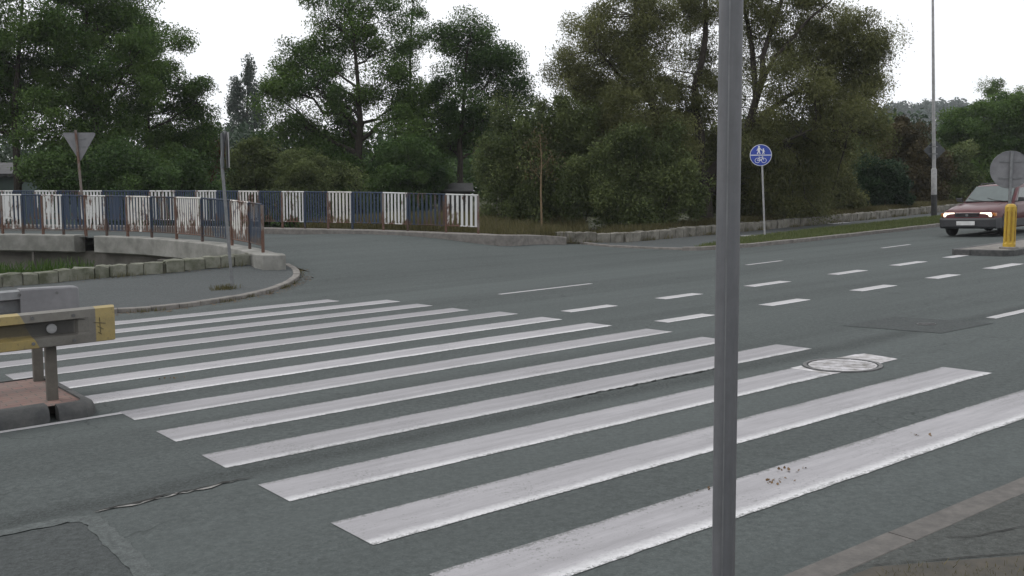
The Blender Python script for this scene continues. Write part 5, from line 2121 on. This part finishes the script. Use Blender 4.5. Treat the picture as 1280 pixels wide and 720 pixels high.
weed_line('kerb_weeds', 'small weeds and dead stalks along the corner kerb', corner[2:], 2600, 0.06, 0.05, M['grass_dry'], 0.0, 3.0)
weed_line('wall_weeds', 'weeds at the foot of the left stone wall', [p + Vector((0.05, -0.22)) for p in wall_left], 5200, 0.12, 0.06, M['grass_dry'], 0.06, 2.2)
weed_line('wall_weeds', 'weeds at the foot of the long stone wall', [p + Vector((0.12, -0.2)) for p in wr[:60]], 5200, 0.12, 0.06, M['grass_dry'], 0.05, 2.2)
for nm, lab, c, n, h, r in (('weed_tuft', 'weed tuft on the kerb at the end of the far stone wall', G(688, 302), 700, 0.4, 0.25), ('weed_tuft', 'dead weeds round the foot of the crossing sign post', Vector((pc.x - 0.12, pc.y - 0.05, 0)), 260, 0.1, 0.12)):
    q = np.array([c.x, c.y]) + RNG.normal(size=(n, 2)) * r
    grass(nm, q, h, M['grass_dry'], zg(q[:, 0], q[:, 1]) + 0.05, lab, 0.007)


def litter(name, label, line, n, spread, off, size=0.06):
    pts = resample(line, 0.1)
    k = RNG.integers(0, len(pts), n)
    c = np.array([(pts[i].x, pts[i].y) for i in k]) + RNG.normal(size=(n, 2)) * spread
    zz = zg(c[:, 0], c[:, 1]) + off + 0.006
    cen_ = np.stack([c[:, 0], c[:, 1], zz], 1)
    a = RNG.uniform(0, 2 * PI, n)
    s_ = size * RNG.uniform(0.5, 1.2, n)
    ax = np.stack([np.cos(a), np.sin(a), RNG.normal(size=n) * 0.06], 1) * s_[:, None] * 0.5
    bx_ = np.stack([-np.sin(a), np.cos(a), RNG.normal(size=n) * 0.06], 1) * s_[:, None] * 0.32
    v = np.stack([cen_ - ax, cen_ + bx_, cen_ + ax, cen_ - bx_], 1)
    return tag(quads(name, v.reshape(-1, 3), n, M['litter'], None, RNG.uniform(0, 1, n)), label, None, None, 'stuff')


litter('fallen_leaves', 'brown fallen leaves along the corner kerb', [p + Vector((0.12, -0.08)) for p in corner[3:]], 420, 0.1, 0.0)
litter('fallen_leaves', 'brown fallen leaves at the foot of the left wall', [p + Vector((0.1, -0.3)) for p in wall_left], 700, 0.12, 0.062)
litter('fallen_leaves', 'brown fallen leaves along the verge kerb', [p + Vector((0.1, -0.1)) for p in front[:32]], 500, 0.12, 0.0)
litter('fallen_leaves', 'brown fallen leaves on the right pavement', [p + Vector((0.4, -0.6)) for p in wr[:70]], 1300, 0.35, 0.055)
litter('fallen_leaves', 'brown fallen leaves along the far kerb', [p + Vector((0.1, -0.35)) for p in fk[20:]], 420, 0.1, 0.0)
# crumbs of mud on the nearest stripe
for (uu, vv, n_) in ((2.35, -0.72, 12), (2.62, -0.66, 12), (3.9, -0.7, 7), (1.95, -0.55, 6), (-0.3 + 1.2, 5.75, 9)):
    x, y = W(uu, vv)
    q = np.array([x, y]) + RNG.normal(size=(n_, 2)) * np.array([0.06, 0.03])
    cen_ = np.stack([q[:, 0], q[:, 1], zg(q[:, 0], q[:, 1]) + 0.010], 1)
    ob = leaf_mesh('mud_crumbs', cen_, 0.024, M['litter'], None, RNG.uniform(0.3, 1.0, n_), aspect=0.7, up=6)
    tag(ob, 'mud crumbs on the painted stripe', None, None, 'stuff')

# ------------------------------------------------------------------ house and shed behind
hp = Vector(foot_at(-48, 47))
hs = thing('house', 'pale green rendered house at the far left behind the trees', 'house', hp, R(-8))
mb = MB()
mb.box((0, 2.5, 1.85), (6.0, 5.0, 4.7))
mb.build('wall', M['wall_house'], hs)
mb = MB()
mb.loft([[(x_, y_, z_) for y_, z_ in ((-0.4, 4.15), (2.5, 4.75), (5.4, 4.15), (5.4, 4.0), (2.5, 4.6), (-0.4, 4.0))] for x_ in (-3.3, 3.3)])
mb.build('roof', M['roof'], hs)
for wx in (1.75, -0.6):
    mb = MB()
    for a_ in (-0.45, 0.45):
        mb.box((wx + a_, -0.03, 2.4), (0.08, 0.08, 1.1))
    for a_ in (1.85, 2.4, 2.95):
        mb.box((wx, -0.03, a_), (0.82, 0.07, 0.07))
    fr = mb.build('window', M['sign_white'], hs)
    mb = MB()
    mb.box((wx, -0.008, 2.4), (0.82, 0.012, 1.05))
    mb.build('pane', M['glass'], fr)
sp_ = Vector(foot_at(568, 41))
sh = thing('garden_shed', 'low dark shed half hidden behind the railing and tall tree', 'shed', sp_, R(5))
mb = MB()
mb.box((0, 1.0, 0.45), (1.3, 1.6, 1.1))
mb.build('wall', M['shed'], sh)
mb = MB()
mb.loft([[(x_, y_, z_) for y_, z_ in ((0.05, 0.98), (1.0, 1.3), (1.95, 0.98), (1.95, 0.93), (1.0, 1.24), (0.05, 0.93))] for x_ in (-0.8, 0.8)])
mb.build('roof', M['shed_roof'], sh)

# ------------------------------------------------------------------ air
hz = MB()
hz.box((150, 345, 36), (1100, 780, 92))
ho = hz.build('haze', D.materials.new('haze'))
m = ho.data.materials[0]
m.use_nodes = True
nt = m.node_tree
nt.nodes.clear()
out = nt.nodes.new('ShaderNodeOutputMaterial')
pv_ = nt.nodes.new('ShaderNodeVolumePrincipled')
pv_.inputs['Color'].default_value = (0.93, 0.96, 1.0, 1)
pv_.inputs['Density'].default_value = 0.0003
nt.links.new(pv_.outputs[0], out.inputs['Volume'])
ho['kind'] = 'stuff'

# ------------------------------------------------------------------ light: bright overcast
w = D.worlds.new('World')
SC.world = w
w.use_nodes = True
nt = w.node_tree
bg = nt.nodes['Background']
k = NB(nt)
sky = k.n('ShaderNodeTexSky', sky_type='NISHITA', sun_disc=False)
SUN_EL, SUN_AZ = R(55), R(-75)
sky.sun_elevation = SUN_EL
sky.sun_rotation = SUN_AZ
sky.air_density = 1.0
sky.dust_density = 4.0
hs_ = k.n('ShaderNodeHueSaturation', i_Saturation=0.12, i_Value=1.0)
k.l(sky.outputs[0], hs_.inputs['Color'])
# a closed cloud layer: even white over the clear sky
cl_ = k.mix(0.8, hs_.outputs[0], (12.6, 12.8, 13.2))
k.l(cl_, bg.inputs['Color'])
bg.inputs['Strength'].default_value = 0.105
sun = D.lights.new('sun', 'SUN')
sun.energy = 1.0
sun.angle = R(20)
sun.color = (1.0, 0.96, 0.9)
so = D.objects.new('sun', sun)
so.location = (0, 0, 60)
dv = Vector((math.sin(SUN_AZ) * math.cos(SUN_EL), math.cos(SUN_AZ) * math.cos(SUN_EL), math.sin(SUN_EL)))
so.rotation_euler = dv.to_track_quat('Z', 'Y').to_euler()
COL.objects.link(so)

vs = SC.view_settings
vs.view_transform = 'Standard'
vs.look = 'None'
vs.exposure = 0.0
vs.gamma = 1.0
vs.use_curve_mapping = False
SC.render.engine = 'CYCLES'
c = SC.cycles
c.max_bounces = 6
c.diffuse_bounces = 3
c.glossy_bounces = 2
c.transmission_bounces = 3
c.transparent_max_bounces = 4
c.volume_bounces = 1
c.use_denoising = True
c.sample_clamp_indirect = 4.0
c.caustics_reflective = False
c.caustics_refractive = False
